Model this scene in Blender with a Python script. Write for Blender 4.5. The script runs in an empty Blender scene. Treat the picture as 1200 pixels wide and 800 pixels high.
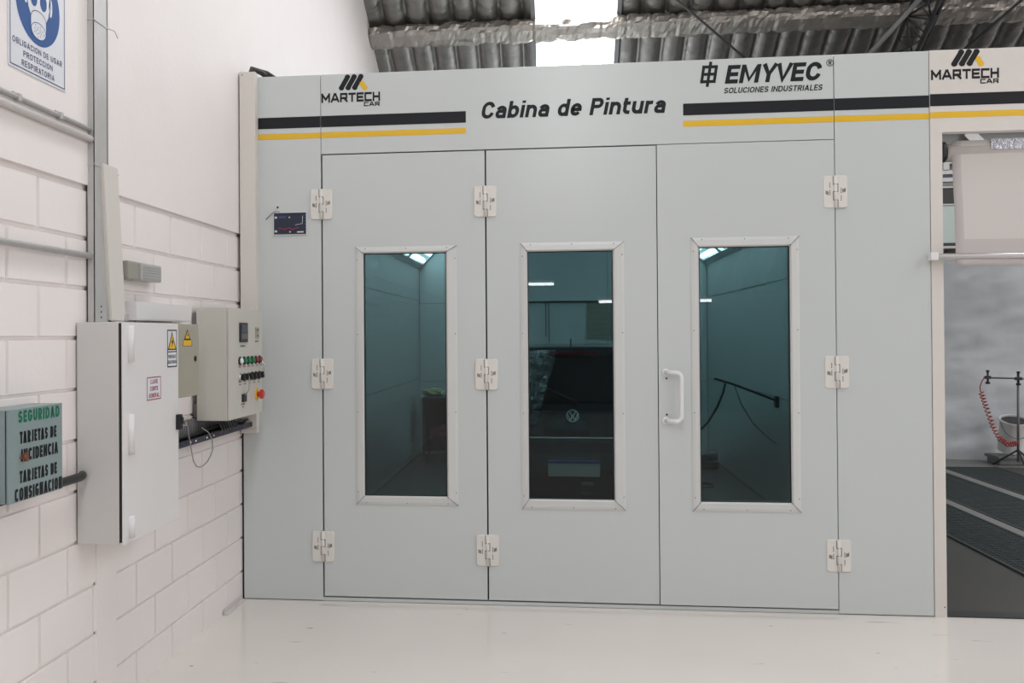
import bpy, bmesh, math, random
from mathutils import Vector, Matrix, noise
random.seed(7)
D = bpy.data
COL = bpy.context.scene.collection
PI = math.pi

# ------------------------------------------------------------------ materials
def srgb(r, g, b):
    f = lambda c: (c/255/12.92) if c/255 <= .04045 else ((c/255+.055)/1.055)**2.4
    return (f(r), f(g), f(b), 1)

def mat(name, col, rough=.5, metal=0., noise_amt=0., nscale=6., bump=0., bscale=40., coat=0., emit=None, estr=0., spec=.5, stretch=None):
    m = D.materials.new(name); m.use_nodes = True
    nt = m.node_tree; b = nt.nodes['Principled BSDF']
    b.inputs['Base Color'].default_value = col
    b.inputs['Roughness'].default_value = rough
    b.inputs['Metallic'].default_value = metal
    b.inputs['Coat Weight'].default_value = coat
    b.inputs['Specular IOR Level'].default_value = spec
    if emit:
        b.inputs['Emission Color'].default_value = emit
        b.inputs['Emission Strength'].default_value = estr
    tc = nt.nodes.new('ShaderNodeTexCoord'); src = tc.outputs['Object']
    if stretch:
        mp = nt.nodes.new('ShaderNodeMapping'); mp.inputs['Scale'].default_value = stretch
        nt.links.new(src, mp.inputs['Vector']); src = mp.outputs['Vector']
    n = nt.nodes.new('ShaderNodeTexNoise'); n.inputs['Scale'].default_value = nscale; n.inputs['Detail'].default_value = 5
    nt.links.new(src, n.inputs['Vector'])
    mx = nt.nodes.new('ShaderNodeMix'); mx.data_type = 'RGBA'
    k = noise_amt if noise_amt else .02
    mx.inputs['A'].default_value = (col[0]*(1-k), col[1]*(1-k), col[2]*(1-k), 1)
    mx.inputs['B'].default_value = (min(1, col[0]*(1+k)), min(1, col[1]*(1+k)), min(1, col[2]*(1+k)), 1)
    nt.links.new(n.outputs['Fac'], mx.inputs['Factor']); nt.links.new(mx.outputs['Result'], b.inputs['Base Color'])
    if bump:
        n2 = nt.nodes.new('ShaderNodeTexNoise'); n2.inputs['Scale'].default_value = bscale; n2.inputs['Detail'].default_value = 4
        nt.links.new(src, n2.inputs['Vector'])
        bp = nt.nodes.new('ShaderNodeBump'); bp.inputs['Strength'].default_value = bump; bp.inputs['Distance'].default_value = .01
        nt.links.new(n2.outputs['Fac'], bp.inputs['Height']); nt.links.new(bp.outputs['Normal'], b.inputs['Normal'])
    return m

def emitter(name, col, s):
    m = D.materials.new(name); m.use_nodes = True; nt = m.node_tree; nt.nodes.clear()
    o = nt.nodes.new('ShaderNodeOutputMaterial'); e = nt.nodes.new('ShaderNodeEmission')
    n = nt.nodes.new('ShaderNodeTexNoise'); n.inputs['Scale'].default_value = 2
    mx = nt.nodes.new('ShaderNodeMix'); mx.data_type = 'RGBA'
    mx.inputs['A'].default_value = tuple(c*.97 for c in col[:3])+(1,); mx.inputs['B'].default_value = col
    nt.links.new(n.outputs['Fac'], mx.inputs['Factor']); nt.links.new(mx.outputs['Result'], e.inputs['Color'])
    e.inputs['Strength'].default_value = s
    nt.links.new(e.outputs[0], o.inputs[0]); return m

def glassmat(name, tint, rough=.0, ior=1.5, hazy=0., hcol=(.8, .8, .8, 1)):
    m = D.materials.new(name); m.use_nodes = True; nt = m.node_tree; nt.nodes.clear()
    o = nt.nodes.new('ShaderNodeOutputMaterial'); t = nt.nodes.new('ShaderNodeBsdfTransparent')
    g = nt.nodes.new('ShaderNodeBsdfGlossy'); f = nt.nodes.new('ShaderNodeFresnel'); mx = nt.nodes.new('ShaderNodeMixShader')
    t.inputs[0].default_value = tint; g.inputs['Roughness'].default_value = rough; f.inputs[0].default_value = ior
    g.inputs['Color'].default_value = (1, 1, 1, 1)
    nt.links.new(f.outputs[0], mx.inputs[0]); nt.links.new(t.outputs[0], mx.inputs[1]); nt.links.new(g.outputs[0], mx.inputs[2])
    last = mx
    if hazy:
        d = nt.nodes.new('ShaderNodeBsdfDiffuse'); d.inputs[0].default_value = hcol
        m2 = nt.nodes.new('ShaderNodeMixShader'); m2.inputs[0].default_value = hazy
        nt.links.new(mx.outputs[0], m2.inputs[1]); nt.links.new(d.outputs[0], m2.inputs[2]); last = m2
    nt.links.new(last.outputs[0], o.inputs[0]); return m

M = {}
M['panel'] = mat('booth_panel_paint', (.56, .588, .585, 1), .24, noise_amt=.015, nscale=2, spec=.45)
M['wallpaint'] = mat('white_block_paint', (.83, .775, .76, 1), .55, noise_amt=.03, nscale=3, bump=.12, bscale=34)
M['rearwall'] = mat('rear_wall_grey', (.16, .17, .18, 1), .8)
M['floor'] = mat('cream_epoxy_floor', (.72, .675, .63, 1), .14, noise_amt=.07, nscale=1.6, bump=.02, bscale=3)
M['cream'] = mat('cream_header_paint', (.66, .62, .58, 1), .4, noise_amt=.05, nscale=9)
M['post'] = mat('white_trunking', (.66, .62, .58, 1), .45)
M['hinge'] = mat('hinge_plate', (.70, .67, .63, 1), .38)
M['frame'] = mat('window_frame_alu', (.60, .605, .595, 1), .35)
M['black'] = mat('black_vinyl', (.008, .009, .012, 1), .5, spec=.3)
M['dark'] = mat('dark_rubber_and_gap', (.012, .012, .012, 1), .7)
M['yellow'] = mat('yellow_vinyl', srgb(224, 178, 34), .4)
M['grey'] = mat('grey_ink', (.12, .12, .12, 1), .5)
M['glass'] = glassmat('tinted_pane', (.30, .40, .42, 1), 0., 1.42)
M['white'] = mat('white_plastic', (.74, .73, .72, 1), .3)
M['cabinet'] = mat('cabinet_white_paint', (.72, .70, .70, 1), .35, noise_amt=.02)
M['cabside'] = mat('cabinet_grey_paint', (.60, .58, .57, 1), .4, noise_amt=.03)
M['beige'] = mat('beige_grey_paint', (.36, .335, .27, 1), .4)
M['ctrl'] = mat('control_box_paint', (.56, .54, .49, 1), .4)
M['segbox'] = mat('grey_green_paint', (.225, .285, .29, 1), .35, noise_amt=.04, nscale=8)
M['green_ink'] = mat('green_ink', (.0, .14, .075, 1), .4)
M['blue'] = mat('blue_ink', (.004, .07, .27, 1), .45, spec=.3)
M['navy'] = mat('navy_ink', (.03, .045, .13, 1), .4)
M['red'] = mat('red_ink', (.35, .03, .06, 1), .4)
M['signwhite'] = mat('sign_white', (.70, .71, .76, 1), .3)
M['galv'] = mat('galvanised', (.50, .49, .48, 1), .4, .3, noise_amt=.08, nscale=20)
M['pipewhite'] = mat('painted_conduit', (.62, .585, .57, 1), .45)
M['steel'] = mat('polished_steel', (.62, .62, .62, 1), .22, 1.)
M['darksteel'] = mat('dark_steel', (.05, .05, .052, 1), .5, .4)
M['midsteel'] = mat('grey_steel', (.20, .20, .20, 1), .5, .4)
M['foil'] = mat('foil_quilt', (.23, .218, .205, 1), .33, .8, noise_amt=.2, nscale=7, bump=.55, bscale=9, stretch=(1, 3.2, 1))
M['foilwrap'] = mat('foil_wrap', (.36, .33, .30, 1), .36, .75, noise_amt=.25, nscale=10, bump=.9, bscale=14)
M['sky'] = emitter('skylight_and_fill', (.96, .98, 1, 1), 9.6)
M['lens'] = mat('ribbed_lens', (.38, .38, .37, 1), .3)
M['lensbody'] = mat('lamp_body', (.30, .29, .25, 1), .4)
M['purple'] = mat('slotted_duct_plastic', (.06, .055, .08, 1), .5)
M['slot'] = mat('slotted_duct_fingers', (.22, .215, .22, 1), .5)
M['cable'] = mat('black_cable', (.01, .01, .012, 1), .4)
M['redcable'] = mat('dark_red_cable', (.10, .012, .015, 1), .4)
M['greycable'] = mat('grey_cable', (.28, .28, .28, 1), .4)
M['rust'] = mat('rusty_metal', (.19, .075, .045, 1), .7, .3, noise_amt=.3, nscale=60)
M['ledgreen'] = mat('green_lamp_lens', (.0, .16, .05, 1), .2)
M['ledwhite'] = mat('clear_lamp_lens', (.7, .75, .72, 1), .2)
M['ledred'] = mat('red_lamp_lens', (.20, .01, .01, 1), .2)
M['redbtn'] = mat('red_button', (.5, .03, .03, 1), .35)
M['chrome_glint'] = mat('chrome_glint', (.97, .97, .97, 1), .5)  # matt near-white; the bright reflections of chrome are put into the colour
M['concrete'] = mat('dark_concrete', (.055, .053, .049, 1), .55, noise_amt=.12, nscale=4, bump=.1, bscale=60)
M['palecon'] = mat('pale_concrete', (.22, .215, .205, 1), .45, noise_amt=.08, nscale=4)
M['grate'] = mat('grating_steel', (.045, .058, .058, 1), .55, .2, noise_amt=.3, nscale=30)
M['curtain'] = mat('curtain_fabric', (.56, .515, .495, 1), .7, noise_amt=.02, bump=.1, bscale=8)
M['hem'] = mat('curtain_hem', (.47, .43, .42, 1), .7, noise_amt=.03)
M['silver'] = mat('silver_tape', (.45, .45, .48, 1), .25, .8, bump=.8, bscale=40)
M['plastic'] = mat('white_plastic_sheet', (.60, .62, .65, 1), .3, noise_amt=.06, nscale=3, bump=.25, bscale=7)
M['panelglass'] = mat('pale_green_panel', (.50, .58, .55, 1), .25)
M['carpaint'] = mat('dark_navy_car_paint', (.006, .009, .014, 1), .18, coat=.6)
M['carglass'] = mat('dark_car_glass', (.006, .008, .010, 1), .06)
M['tyre'] = mat('tyre_rubber', (.012, .012, .012, 1), .8)
M['taillight'] = mat('tail_light_red', (.2, .008, .01, 1), .15)
M['plate'] = mat('number_plate_white', (.55, .50, .46, 1), .5)
M['film'] = glassmat('clear_film', (.85, .9, .9, 1), .15, 1.6, .12)
_nt = M['film'].node_tree  # whitish highlights of the crumpled film put in as noise streaks of haze
_tc = _nt.nodes.new('ShaderNodeTexCoord'); _mp = _nt.nodes.new('ShaderNodeMapping'); _mp.inputs['Scale'].default_value = (9, 5, 26); _mp.inputs['Rotation'].default_value = (0, .7, 0)
_n = _nt.nodes.new('ShaderNodeTexNoise'); _n.inputs['Scale'].default_value = 1.; _n.inputs['Detail'].default_value = 4
_r = _nt.nodes.new('ShaderNodeValToRGB'); _r.color_ramp.elements[0].position = .52; _r.color_ramp.elements[1].position = .70; _r.color_ramp.elements[0].color = (.05, .05, .05, 1); _r.color_ramp.elements[1].color = (.42, .42, .42, 1)
_nt.links.new(_tc.outputs['Object'], _mp.inputs['Vector']); _nt.links.new(_mp.outputs['Vector'], _n.inputs['Vector']); _nt.links.new(_n.outputs['Fac'], _r.inputs['Fac'])
for _m in [q for q in _nt.nodes if q.type == 'MIX_SHADER' and not q.inputs[0].links]: _nt.links.new(_r.outputs['Color'], _m.inputs[0])
M['boothlamp'] = emitter('tube_glow', (.95, 1., .98, 1), 15.)
M['boothin'] = mat('booth_inner_paint', (.52, .55, .55, 1), .35)
M['maroon'] = mat('maroon_cloth', (.16, .03, .05, 1), .8)
M['clutter'] = mat('olive_cloth', (.45, .48, .28, 1), .8, noise_amt=.5, nscale=30)
M['redhose'] = mat('red_coil_hose', (.45, .06, .05, 1), .4)
M['lamp'] = emitter('workshop_tube_glow', (1, 1, 1, 1), 26.)
M['labelblue'] = mat('dark_blue_plaque', (.012, .02, .045, 1), .2)
M['plaqueborder'] = mat('plaque_border', (.62, .63, .63, 1), .3)
M['poster'] = mat('notice_paper', (.24, .25, .20, 1), .7, noise_amt=.15, nscale=14)

def add_specks(m, col, scale, thr, stretch=(1, 1, 1)):
    nt = m.node_tree; b = nt.nodes['Principled BSDF']; lk = b.inputs['Base Color'].links[0].from_socket
    tc = nt.nodes.new('ShaderNodeTexCoord'); mp = nt.nodes.new('ShaderNodeMapping'); mp.inputs['Scale'].default_value = stretch
    n = nt.nodes.new('ShaderNodeTexNoise'); n.inputs['Scale'].default_value = scale; n.inputs['Detail'].default_value = 2
    r = nt.nodes.new('ShaderNodeValToRGB'); r.color_ramp.elements[0].position = thr; r.color_ramp.elements[1].position = thr+.03
    mx = nt.nodes.new('ShaderNodeMix'); mx.data_type = 'RGBA'; mx.inputs['B'].default_value = col
    nt.links.new(tc.outputs['Object'], mp.inputs['Vector']); nt.links.new(mp.outputs['Vector'], n.inputs['Vector']); nt.links.new(n.outputs['Fac'], r.inputs['Fac'])
    nt.links.new(r.outputs['Color'], mx.inputs['Factor']); nt.links.new(lk, mx.inputs['A']); nt.links.new(mx.outputs['Result'], b.inputs['Base Color'])
add_specks(M['floor'], (.42, .385, .35, 1), 9, .735, (1, 1.6, 1))
add_specks(M['floor'], (.58, .52, .49, 1), 5, .70, (.6, 3, 1))
# ------------------------------------------------------------------ helpers
WLOC = {}
class MB:
    def __init__(s): s.bm = bmesh.new()
    def v(s, *p): return s.bm.verts.new(p)
    def face(s, pts, mi=0):
        try:
            f = s.bm.faces.new([s.bm.verts.new(p) for p in pts]); f.material_index = mi; return f
        except ValueError: return None
    def box(s, x0, x1, y0, y1, z0, z1, mi=0, bev=0., seg=2):
        x0, x1 = sorted((x0, x1)); y0, y1 = sorted((y0, y1)); z0, z1 = sorted((z0, z1))
        t = bmesh.new()
        vs = [t.verts.new((x, y, z)) for x in (x0, x1) for y in (y0, y1) for z in (z0, z1)]
        for q in ((0, 1, 3, 2), (4, 6, 7, 5), (0, 4, 5, 1), (2, 3, 7, 6), (0, 2, 6, 4), (1, 5, 7, 3)):
            t.faces.new([vs[i] for i in q])
        if bev:
            bmesh.ops.bevel(t, geom=t.edges[:], offset=bev, segments=seg, profile=.6, affect='EDGES')
        return s._merge(t, mi)
    def _merge(s, t, mi):
        bmesh.ops.recalc_face_normals(t, faces=t.faces[:])
        mp = {}
        for v in t.verts: mp[v] = s.bm.verts.new(v.co)
        for f in t.faces:
            try: g = s.bm.faces.new([mp[v] for v in f.verts])
            except ValueError: continue
            g.material_index = mi; g.smooth = f.smooth
        t.free(); return s
    def obox(s, c, ex, ey, ez, mi=0, bev=0.):
        """box with centre c and half-axis vectors"""
        c, ex, ey, ez = map(Vector, (c, ex, ey, ez)); t = bmesh.new()
        vs = [t.verts.new(c+a*ex+b*ey+d*ez) for a in (-1, 1) for b in (-1, 1) for d in (-1, 1)]
        for q in ((0, 1, 3, 2), (4, 6, 7, 5), (0, 4, 5, 1), (2, 3, 7, 6), (0, 2, 6, 4), (1, 5, 7, 3)):
            t.faces.new([vs[i] for i in q])
        if bev: bmesh.ops.bevel(t, geom=t.edges[:], offset=bev, segments=2, affect='EDGES')
        return s._merge(t, mi)
    def tube(s, pts, r, n=10, mi=0, cap=True, radii=None):
        pts = [Vector(p) for p in pts]; t = bmesh.new(); rings = []; up = None
        for i, p in enumerate(pts):
            d = (pts[min(i+1, len(pts)-1)]-pts[max(i-1, 0)]).normalized()
            if up is None: up = d.orthogonal().normalized()
            up = (up-d*up.dot(d)); up = up.normalized() if up.length > 1e-6 else d.orthogonal().normalized()
            w = d.cross(up); rr = radii[i] if radii else r
            rings.append([t.verts.new(p+rr*(math.cos(2*PI*k/n)*up+math.sin(2*PI*k/n)*w)) for k in range(n)])
        for a, b in zip(rings, rings[1:]):
            for k in range(n):
                f = t.faces.new((a[k], a[(k+1) % n], b[(k+1) % n], b[k])); f.smooth = True
        if cap: t.faces.new(rings[0][::-1]); t.faces.new(rings[-1])
        return s._merge(t, mi)
    def lathe(s, prof, c, axis='z', n=24, mi=0):
        c = Vector(c); t = bmesh.new(); rings = []
        ax = {'x': (Vector((0, 1, 0)), Vector((0, 0, 1)), Vector((1, 0, 0))), 'y': (Vector((1, 0, 0)), Vector((0, 0, 1)), Vector((0, -1, 0))), 'z': (Vector((1, 0, 0)), Vector((0, 1, 0)), Vector((0, 0, 1)))}[axis]
        for r, h in prof:
            rings.append([t.verts.new(c+ax[2]*h+max(r, 1e-5)*(math.cos(2*PI*k/n)*ax[0]+math.sin(2*PI*k/n)*ax[1])) for k in range(n)])
        for a, b in zip(rings, rings[1:]):
            for k in range(n): t.faces.new((a[k], a[(k+1) % n], b[(k+1) % n], b[k]))
        t.faces.new(rings[0][::-1]); t.faces.new(rings[-1])
        return s._merge(t, mi)
    def prism(s, poly, y0, y1, mi=0):
        """polygon of (x,z) points extruded along y"""
        t = bmesh.new()
        a = [t.verts.new((x, y0, z)) for x, z in poly]; b = [t.verts.new((x, y1, z)) for x, z in poly]
        t.faces.new(a); t.faces.new(b[::-1]); n = len(a)
        for i in range(n): t.faces.new((a[i], b[i], b[(i+1) % n], a[(i+1) % n]))
        return s._merge(t, mi)
    def ring(s, o, i, y0, y1, mi=0, yi0=None):
        """rectangular frame around a hole; o, i = (x0,x1,z0,z1); front at y0 (inner edge at yi0), back at y1"""
        if yi0 is None: yi0 = y0
        t = bmesh.new()
        R = lambda q, y: [t.verts.new(p) for p in ((q[0], y, q[2]), (q[1], y, q[2]), (q[1], y, q[3]), (q[0], y, q[3]))]
        of, inf, ob, ib = R(o, y0), R(i, yi0), R(o, y1), R(i, y1)
        for k in range(4):
            l = (k+1) % 4
            t.faces.new((of[k], of[l], inf[l], inf[k])); t.faces.new((ob[k], ib[k], ib[l], ob[l]))
            t.faces.new((of[k], ob[k], ob[l], of[l])); t.faces.new((inf[k], inf[l], ib[l], ib[k]))
        return s._merge(t, mi)
    def build(s, name, mats, parent=None, smooth=False, origin=None):
        me = D.meshes.new(name)
        if not isinstance(mats, (list, tuple)): mats = [mats]
        cs = [v.co for v in s.bm.verts]
        if parent is None:
            if origin is None:
                xs = [c.x for c in cs]; ys = [c.y for c in cs]; zs = [c.z for c in cs]
                origin = ((min(xs)+max(xs))/2, (min(ys)+max(ys))/2, min(zs))
            off = Vector(origin)
        else: off = WLOC[parent.name]
        for v in s.bm.verts: v.co -= off
        if smooth:
            for f in s.bm.faces: f.smooth = True
        s.bm.to_mesh(me); s.bm.free()
        for m in mats: me.materials.append(m)
        o = D.objects.new(name, me); COL.objects.link(o)
        if parent is None: o.location = off; WLOC[o.name] = off
        else: o.parent = parent; WLOC[o.name] = off
        return o

def tag(o, label, cat, group=None):
    o['label'] = label; o['category'] = cat
    if group: o['group'] = group
    return o
def struct(o): o['kind'] = 'structure'; return o
def thing(name, label, cat, loc, group=None):
    o = D.objects.new(name, None); COL.objects.link(o); o.location = loc; o.empty_display_size = .1
    WLOC[o.name] = Vector(loc); return tag(o, label, cat, group)

# flat vinyl / ink lettering: planar faces on a surface, placed by origin O, right vector U, up vector V
def ribbon(pl, t):
    """centre line -> strip of quads with mitred joints; a closed line repeats its first point"""
    P = [Vector((x, y)) for x, y in pl]; cl = len(P) > 2 and (P[0]-P[-1]).length < 1e-5
    if cl: P = P[:-1]
    n = len(P); vs = []; fs = []
    for i, p in enumerate(P):
        a = P[i-1] if (i or cl) else None; c = P[(i+1) % n] if (i < n-1 or cl) else None
        d0 = (p-a).normalized() if a is not None else None; d1 = (c-p).normalized() if c is not None else None
        d0 = d0 or d1; d1 = d1 or d0
        n0 = Vector((-d0.y, d0.x)); n1 = Vector((-d1.y, d1.x)); m = n0+n1
        m = m.normalized() if m.length > 1e-4 else n0
        k = min(1/max(m.dot(n0), .01), 1.7)
        vs += [tuple(p+m*k*t/2), tuple(p-m*k*t/2)]
    for i in range(n if cl else n-1):
        j = (i+1) % n; fs.append([2*i, 2*i+1, 2*j+1, 2*j])
    return vs, fs
def arc2(cx, cy, rx, ry, a0, a1, n=9):
    return [(cx+rx*math.cos(math.radians(a0+(a1-a0)*k/n)), cy+ry*math.sin(math.radians(a0+(a1-a0)*k/n))) for k in range(n+1)]
CW = {'A': .80, 'B': .70, 'C': .72, 'D': .74, 'E': .60, 'G': .76, 'I': .2, 'J': .50, 'L': .58, 'M': .92, 'N': .74, 'O': .80, 'P': .68, 'R': .72, 'S': .68, 'T': .66, 'U': .72, 'V': .78, 'Y': .76,
      ' ': .30, 'a': .60, 'b': .62, 'd': .62, 'e': .62, 'i': .2, 'n': .62, 'r': .44, 't': .42, 'u': .62}
def glyph(c, w, t):
    h = t/2; a, b = h, 1-h; l, r = h, w-h; m = .5; cx = w/2; rx = max((w-t)/2, .01); ry = min(.5-h, 1.1*rx); X = .74; xb = X-h; ryx = min((X-t)/2, 1.1*rx)
    if c == 'A': return [[(h*.95, 0), (cx-t*.08, b), (cx+t*.08, b), (w-h*.95, 0)], [(w*.22, .30), (w*.78, .30)]]
    if c in 'BPR':
        rr = (b-m)/2; x1 = max(l+.02, r-rr*.9); up = [(l, b), (x1, b)]+arc2(x1, (b+m)/2, r-x1, rr, 90, -90)[1:]+[(l, m)]
        o = [[(l, 0), (l, 1)], up]
        if c == 'B': o.append([(l, m), (x1, m)]+arc2(x1, (a+m)/2, r-x1, (m-a)/2, 90, -90)[1:]+[(l, a)])
        if c == 'R': o.append([(cx*.95, m), (r, 0)])
        return o
    if c == 'C': return [arc2(cx, b-ry, rx, ry, 12, 180)+arc2(cx, a+ry, rx, ry, 180, 348)]
    if c == 'G': return [arc2(cx, b-ry, rx, ry, 15, 180)+arc2(cx, a+ry, rx, ry, 180, 345)+[(r, .44), (cx, .44)]]
    if c == 'O': p = arc2(cx, b-ry, rx, ry, 0, 180)+arc2(cx, a+ry, rx, ry, 180, 360); return [p+[p[0]]]
    if c == 'D': x1 = max(l+.02, r-rx*1.1); p = [(l, a), (l, b), (x1, b)]+arc2(x1, b-ry, r-x1, ry, 90, 0)[1:]+arc2(x1, a+ry, r-x1, ry, 0, -90)+[(l, a)]; return [p]
    if c == 'E': return [[(w, b), (l, b), (l, a), (w, a)], [(l, m), (w*.93, m)]]
    if c == 'I': return [[(cx, 0), (cx, 1)]]
    if c == 'J': return [[(r, 1), (r, a+ry)]+arc2(cx, a+ry, rx, ry, 0, -175)[1:]]
    if c == 'L': return [[(l, 1), (l, a), (w, a)]]
    if c == 'M': return [[(l, 0), (l, 1)], [(r, 0), (r, 1)], [(l+h*.4, 1-h*.6), (cx, h*1.6), (r-h*.4, 1-h*.6)]]
    if c == 'N': return [[(l, 0), (l, 1)], [(r, 0), (r, 1)], [(l+h*.2, 1-h), (r-h*.2, h)]]
    if c == 'S':
        q = (b-m)/2; q2 = (m-a)/2
        return [arc2(cx, b-q, rx, q, 10, 90)+arc2(cx, b-q, rx, q, 90, 270)[1:]+arc2(cx, a+q2, rx, q2, 90, -90)[1:]+arc2(cx, a+q2, rx, q2, -90, -170)[1:]]
    if c == 'T': return [[(0, b), (w, b)], [(cx, 0), (cx, b)]]
    if c == 'U': return [[(l, 1), (l, a+ry)]+arc2(cx, a+ry, rx, ry, 180, 360)[1:]+[(r, 1)]]
    if c == 'V': return [[(h*.95, 1), (cx, h*.9), (w-h*.95, 1)]]
    if c == 'Y': return [[(h*.95, 1), (cx, .42), (w-h*.95, 1)], [(cx, .45), (cx, 0)]]
    if c in 'bd':
        p = arc2(cx, xb-ryx, rx, ryx, 0, 180)+arc2(cx, a+ryx, rx, ryx, 180, 360); x = l if c == 'b' else r
        return [p+[p[0]], [(x, 0), (x, 1)]]
    if c == 'a':
        mm = X*.56; q = (mm-a)/2; x1 = l+q*.8
        return [arc2(cx, xb-ryx*.8, rx, ryx*.8, 165, 0)+[(r, 0)], [(r, mm), (x1, mm)]+arc2(x1, (mm+a)/2, x1-l, q, 90, 270)[1:]+[(r, a)]]
    if c == 'e': y = X*.5; return [[(l, y), (r, y)]+arc2(cx, xb-ryx, rx, ryx, 0, 180)+arc2(cx, a+ryx, rx, ryx, 180, 325)]
    if c == 'i': return [[(cx, 0), (cx, X)], [(cx, .86), (cx, 1)]]
    if c == 'n': return [[(l, 0), (l, X)], arc2(cx, xb-ryx, rx, ryx, 180, 0)+[(r, 0)]]
    if c == 'u': return [[(r, 0), (r, X)], [(l, X), (l, a+ryx)]+arc2(cx, a+ryx, rx, ryx, 180, 360)[1:]]
    if c == 'r': return [[(l, 0), (l, X)], arc2(w*.95, xb-ryx*.9, w*.95-l, ryx*.9, 180, 92)]
    if c == 't': x = w*.30; q = min(.2, (w-x-h)); return [[(x, .94), (x, a+q)]+arc2(x+q, a+q, q, q, 180, 270)[1:]+[(w, a)], [(0, xb), (w*.95, xb)]]
    return []
def text2d(s, W, H, t=.2, shear=0., gap=.14, raw=False):
    """lettering drawn with strokes of even weight, filling a W x H rectangle; t = weight relative to the height"""
    nat = sum(CW[c] for c in s); kern = {'YV': -.16, 'AT': -.1, 'TA': -.1, 'AC': -.03, 'MY': -.02, 'VE': -.08}; kn = [gap+kern.get(s[i:i+2], 0)*(W/H/len(s)/.9) for i in range(len(s)-1)]+[0]
    k = (W/H-shear-sum(kn))/nat
    vs, fs = [], []; x = 0; tot = W/H; lay = 0
    for ci, c in enumerate(s):
        w = CW[c]*k
        if c in 'I': w = max(w, t)
        if c == 'i': w = max(w, t*1.05)
        for gi, pl in enumerate(glyph(c, w, t)):
            v2, f2 = ribbon(pl, t*(.72 if c in 'MN' and gi == 2 else 1)); o = len(vs)
            vs += [((x+a+shear*b_)/tot, b_, lay) for a, b_ in v2]; fs += [[i+o for i in f] for f in f2]; lay = (lay+1) % 7
        x += w+kn[ci]
    return vs, fs
def put2d(mb, vf, O, U, V, mi=0):
    vs, fs = vf; O, U, V = Vector(O), Vector(U), Vector(V)
    n = U.cross(V).normalized()
    vv = [mb.bm.verts.new(O+U*q[0]+V*q[1]+n*(q[2]*6e-5 if len(q) > 2 else 0)) for q in vs]
    for f in fs:
        try: g = mb.bm.faces.new([vv[i] for i in f])
        except ValueError: continue
        g.normal_update()
        if g.normal.dot(n) < 0: g.normal_flip()
        g.material_index = mi
def strokes(lines, t, asp=1.):
    """polylines in a unit box -> thick square-ended quads; t = stroke thickness relative to height, asp = width/height"""
    vs, fs = [], []
    for pl in lines:
        for a, b in zip(pl, pl[1:]):
            ax, ay, bx, by = a[0]*asp, a[1], b[0]*asp, b[1]
            dx, dy = bx-ax, by-ay; L = math.hypot(dx, dy) or 1; dx, dy = dx/L*t/2, dy/L*t/2
            k = len(vs)
            j = (k//4) % 5; vs += [((ax-dx-dy)/asp, ay-dy+dx, j), ((ax-dx+dy)/asp, ay-dy-dx, j), ((bx+dx+dy)/asp, by+dy-dx, j), ((bx+dx-dy)/asp, by+dy+dx, j)]
            fs.append([k, k+1, k+2, k+3])
    return vs, fs
def poly2d(pts): return list(pts), [list(range(len(pts)))]
def ell(cx, cy, rx, ry, n=40, a0=0, a1=2*PI):
    return [(cx+rx*math.cos(a0+(a1-a0)*k/n), cy+ry*math.sin(a0+(a1-a0)*k/n)) for k in range(n if abs(a1-a0-2*PI) < 1e-6 else n+1)]
def ring2d(cx, cy, rx, ry, t, n=40):
    o = ell(cx, cy, rx, ry, n); i = ell(cx, cy, rx-t, ry-t, n)
    return o+i, [[k, (k+1) % n, n+(k+1) % n, n+k] for k in range(n)]
def ring_rect(x0, x1, y0, y1, tx, ty):
    o = [(x0, y0), (x1, y0), (x1, y1), (x0, y1)]; i = [(x0+tx, y0+ty), (x1-tx, y0+ty), (x1-tx, y1-ty), (x0+tx, y1-ty)]
    return o+i, [[k, (k+1) % 4, 4+(k+1) % 4, 4+k] for k in range(4)]

# ------------------------------------------------------------------ room shell
SL = .595
def roofz(y):
    return 4.894-SL*(y-3.723) if y > -3 else (4.894+SL*6.723)+SL*(y+3)
YB, YF = 8.2, -14.
XR = 13.
# floor
b = MB()
b.face([(-.2, YF, 0), (3.95, YF, 0), (3.95, 0, 0), (-.2, 0, 0)])
b.face([(3.95, YF, 0), (XR, YF, 0), (XR, 0, 0), (3.95, 0, 0)])
b.face([(-.2, 0, -.001), (3.95, 0, -.001), (3.95, YB, -.001), (-.2, YB, -.001)])
struct(b.build('floor', M['floor']))
b = MB(); b.face([(3.95, .0, 0), (XR, .0, 0), (XR, 6.07, 0), (3.95, 6.07, 0)], 0)
b.face([(3.95, 6.07, 0), (XR, 6.07, 0), (XR, YB, 0), (3.95, YB, 0)], 1)
for x0, x1 in ((5.39, 5.49), (6.16, 6.28)): b.box(x0, x1, .3, 6.07, -.02, .006, 1)
struct(b.build('floor.001', [M['concrete'], M['palecon']]))

# left wall: painted blocks in courses, plaster above
b = MB()
z0c = .1637; pl_bot = 2.178
b.face([(-.011, YF, -.02), (-.011, YB, -.02), (-.011, YB, 2.2), (-.011, YF, 2.2)])
def block(y0, y1, z0, z1):
    g = .0045 if z1 < 1.72 else .007; e = .0035
    a = [(-.011, y0+g, z0+g), (-.011, y1-g, z0+g), (-.011, y1-g, z1-g), (-.011, y0+g, z1-g)]
    c = [(0, y0+g+e, z0+g+e), (0, y1-g-e, z0+g+e), (0, y1-g-e, z1-g-e), (0, y0+g+e, z1-g-e)]
    A = [b.bm.verts.new(p) for p in a]; C = [b.bm.verts.new(p) for p in c]
    b.bm.faces.new(C)
    for k in range(4): b.bm.faces.new((A[k], A[(k+1) % 4], C[(k+1) % 4], C[k]))
rows = [(-.02, z0c)]+[(z0c+.2*k, z0c+.2*(k+1)) for k in range(10)]
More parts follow.
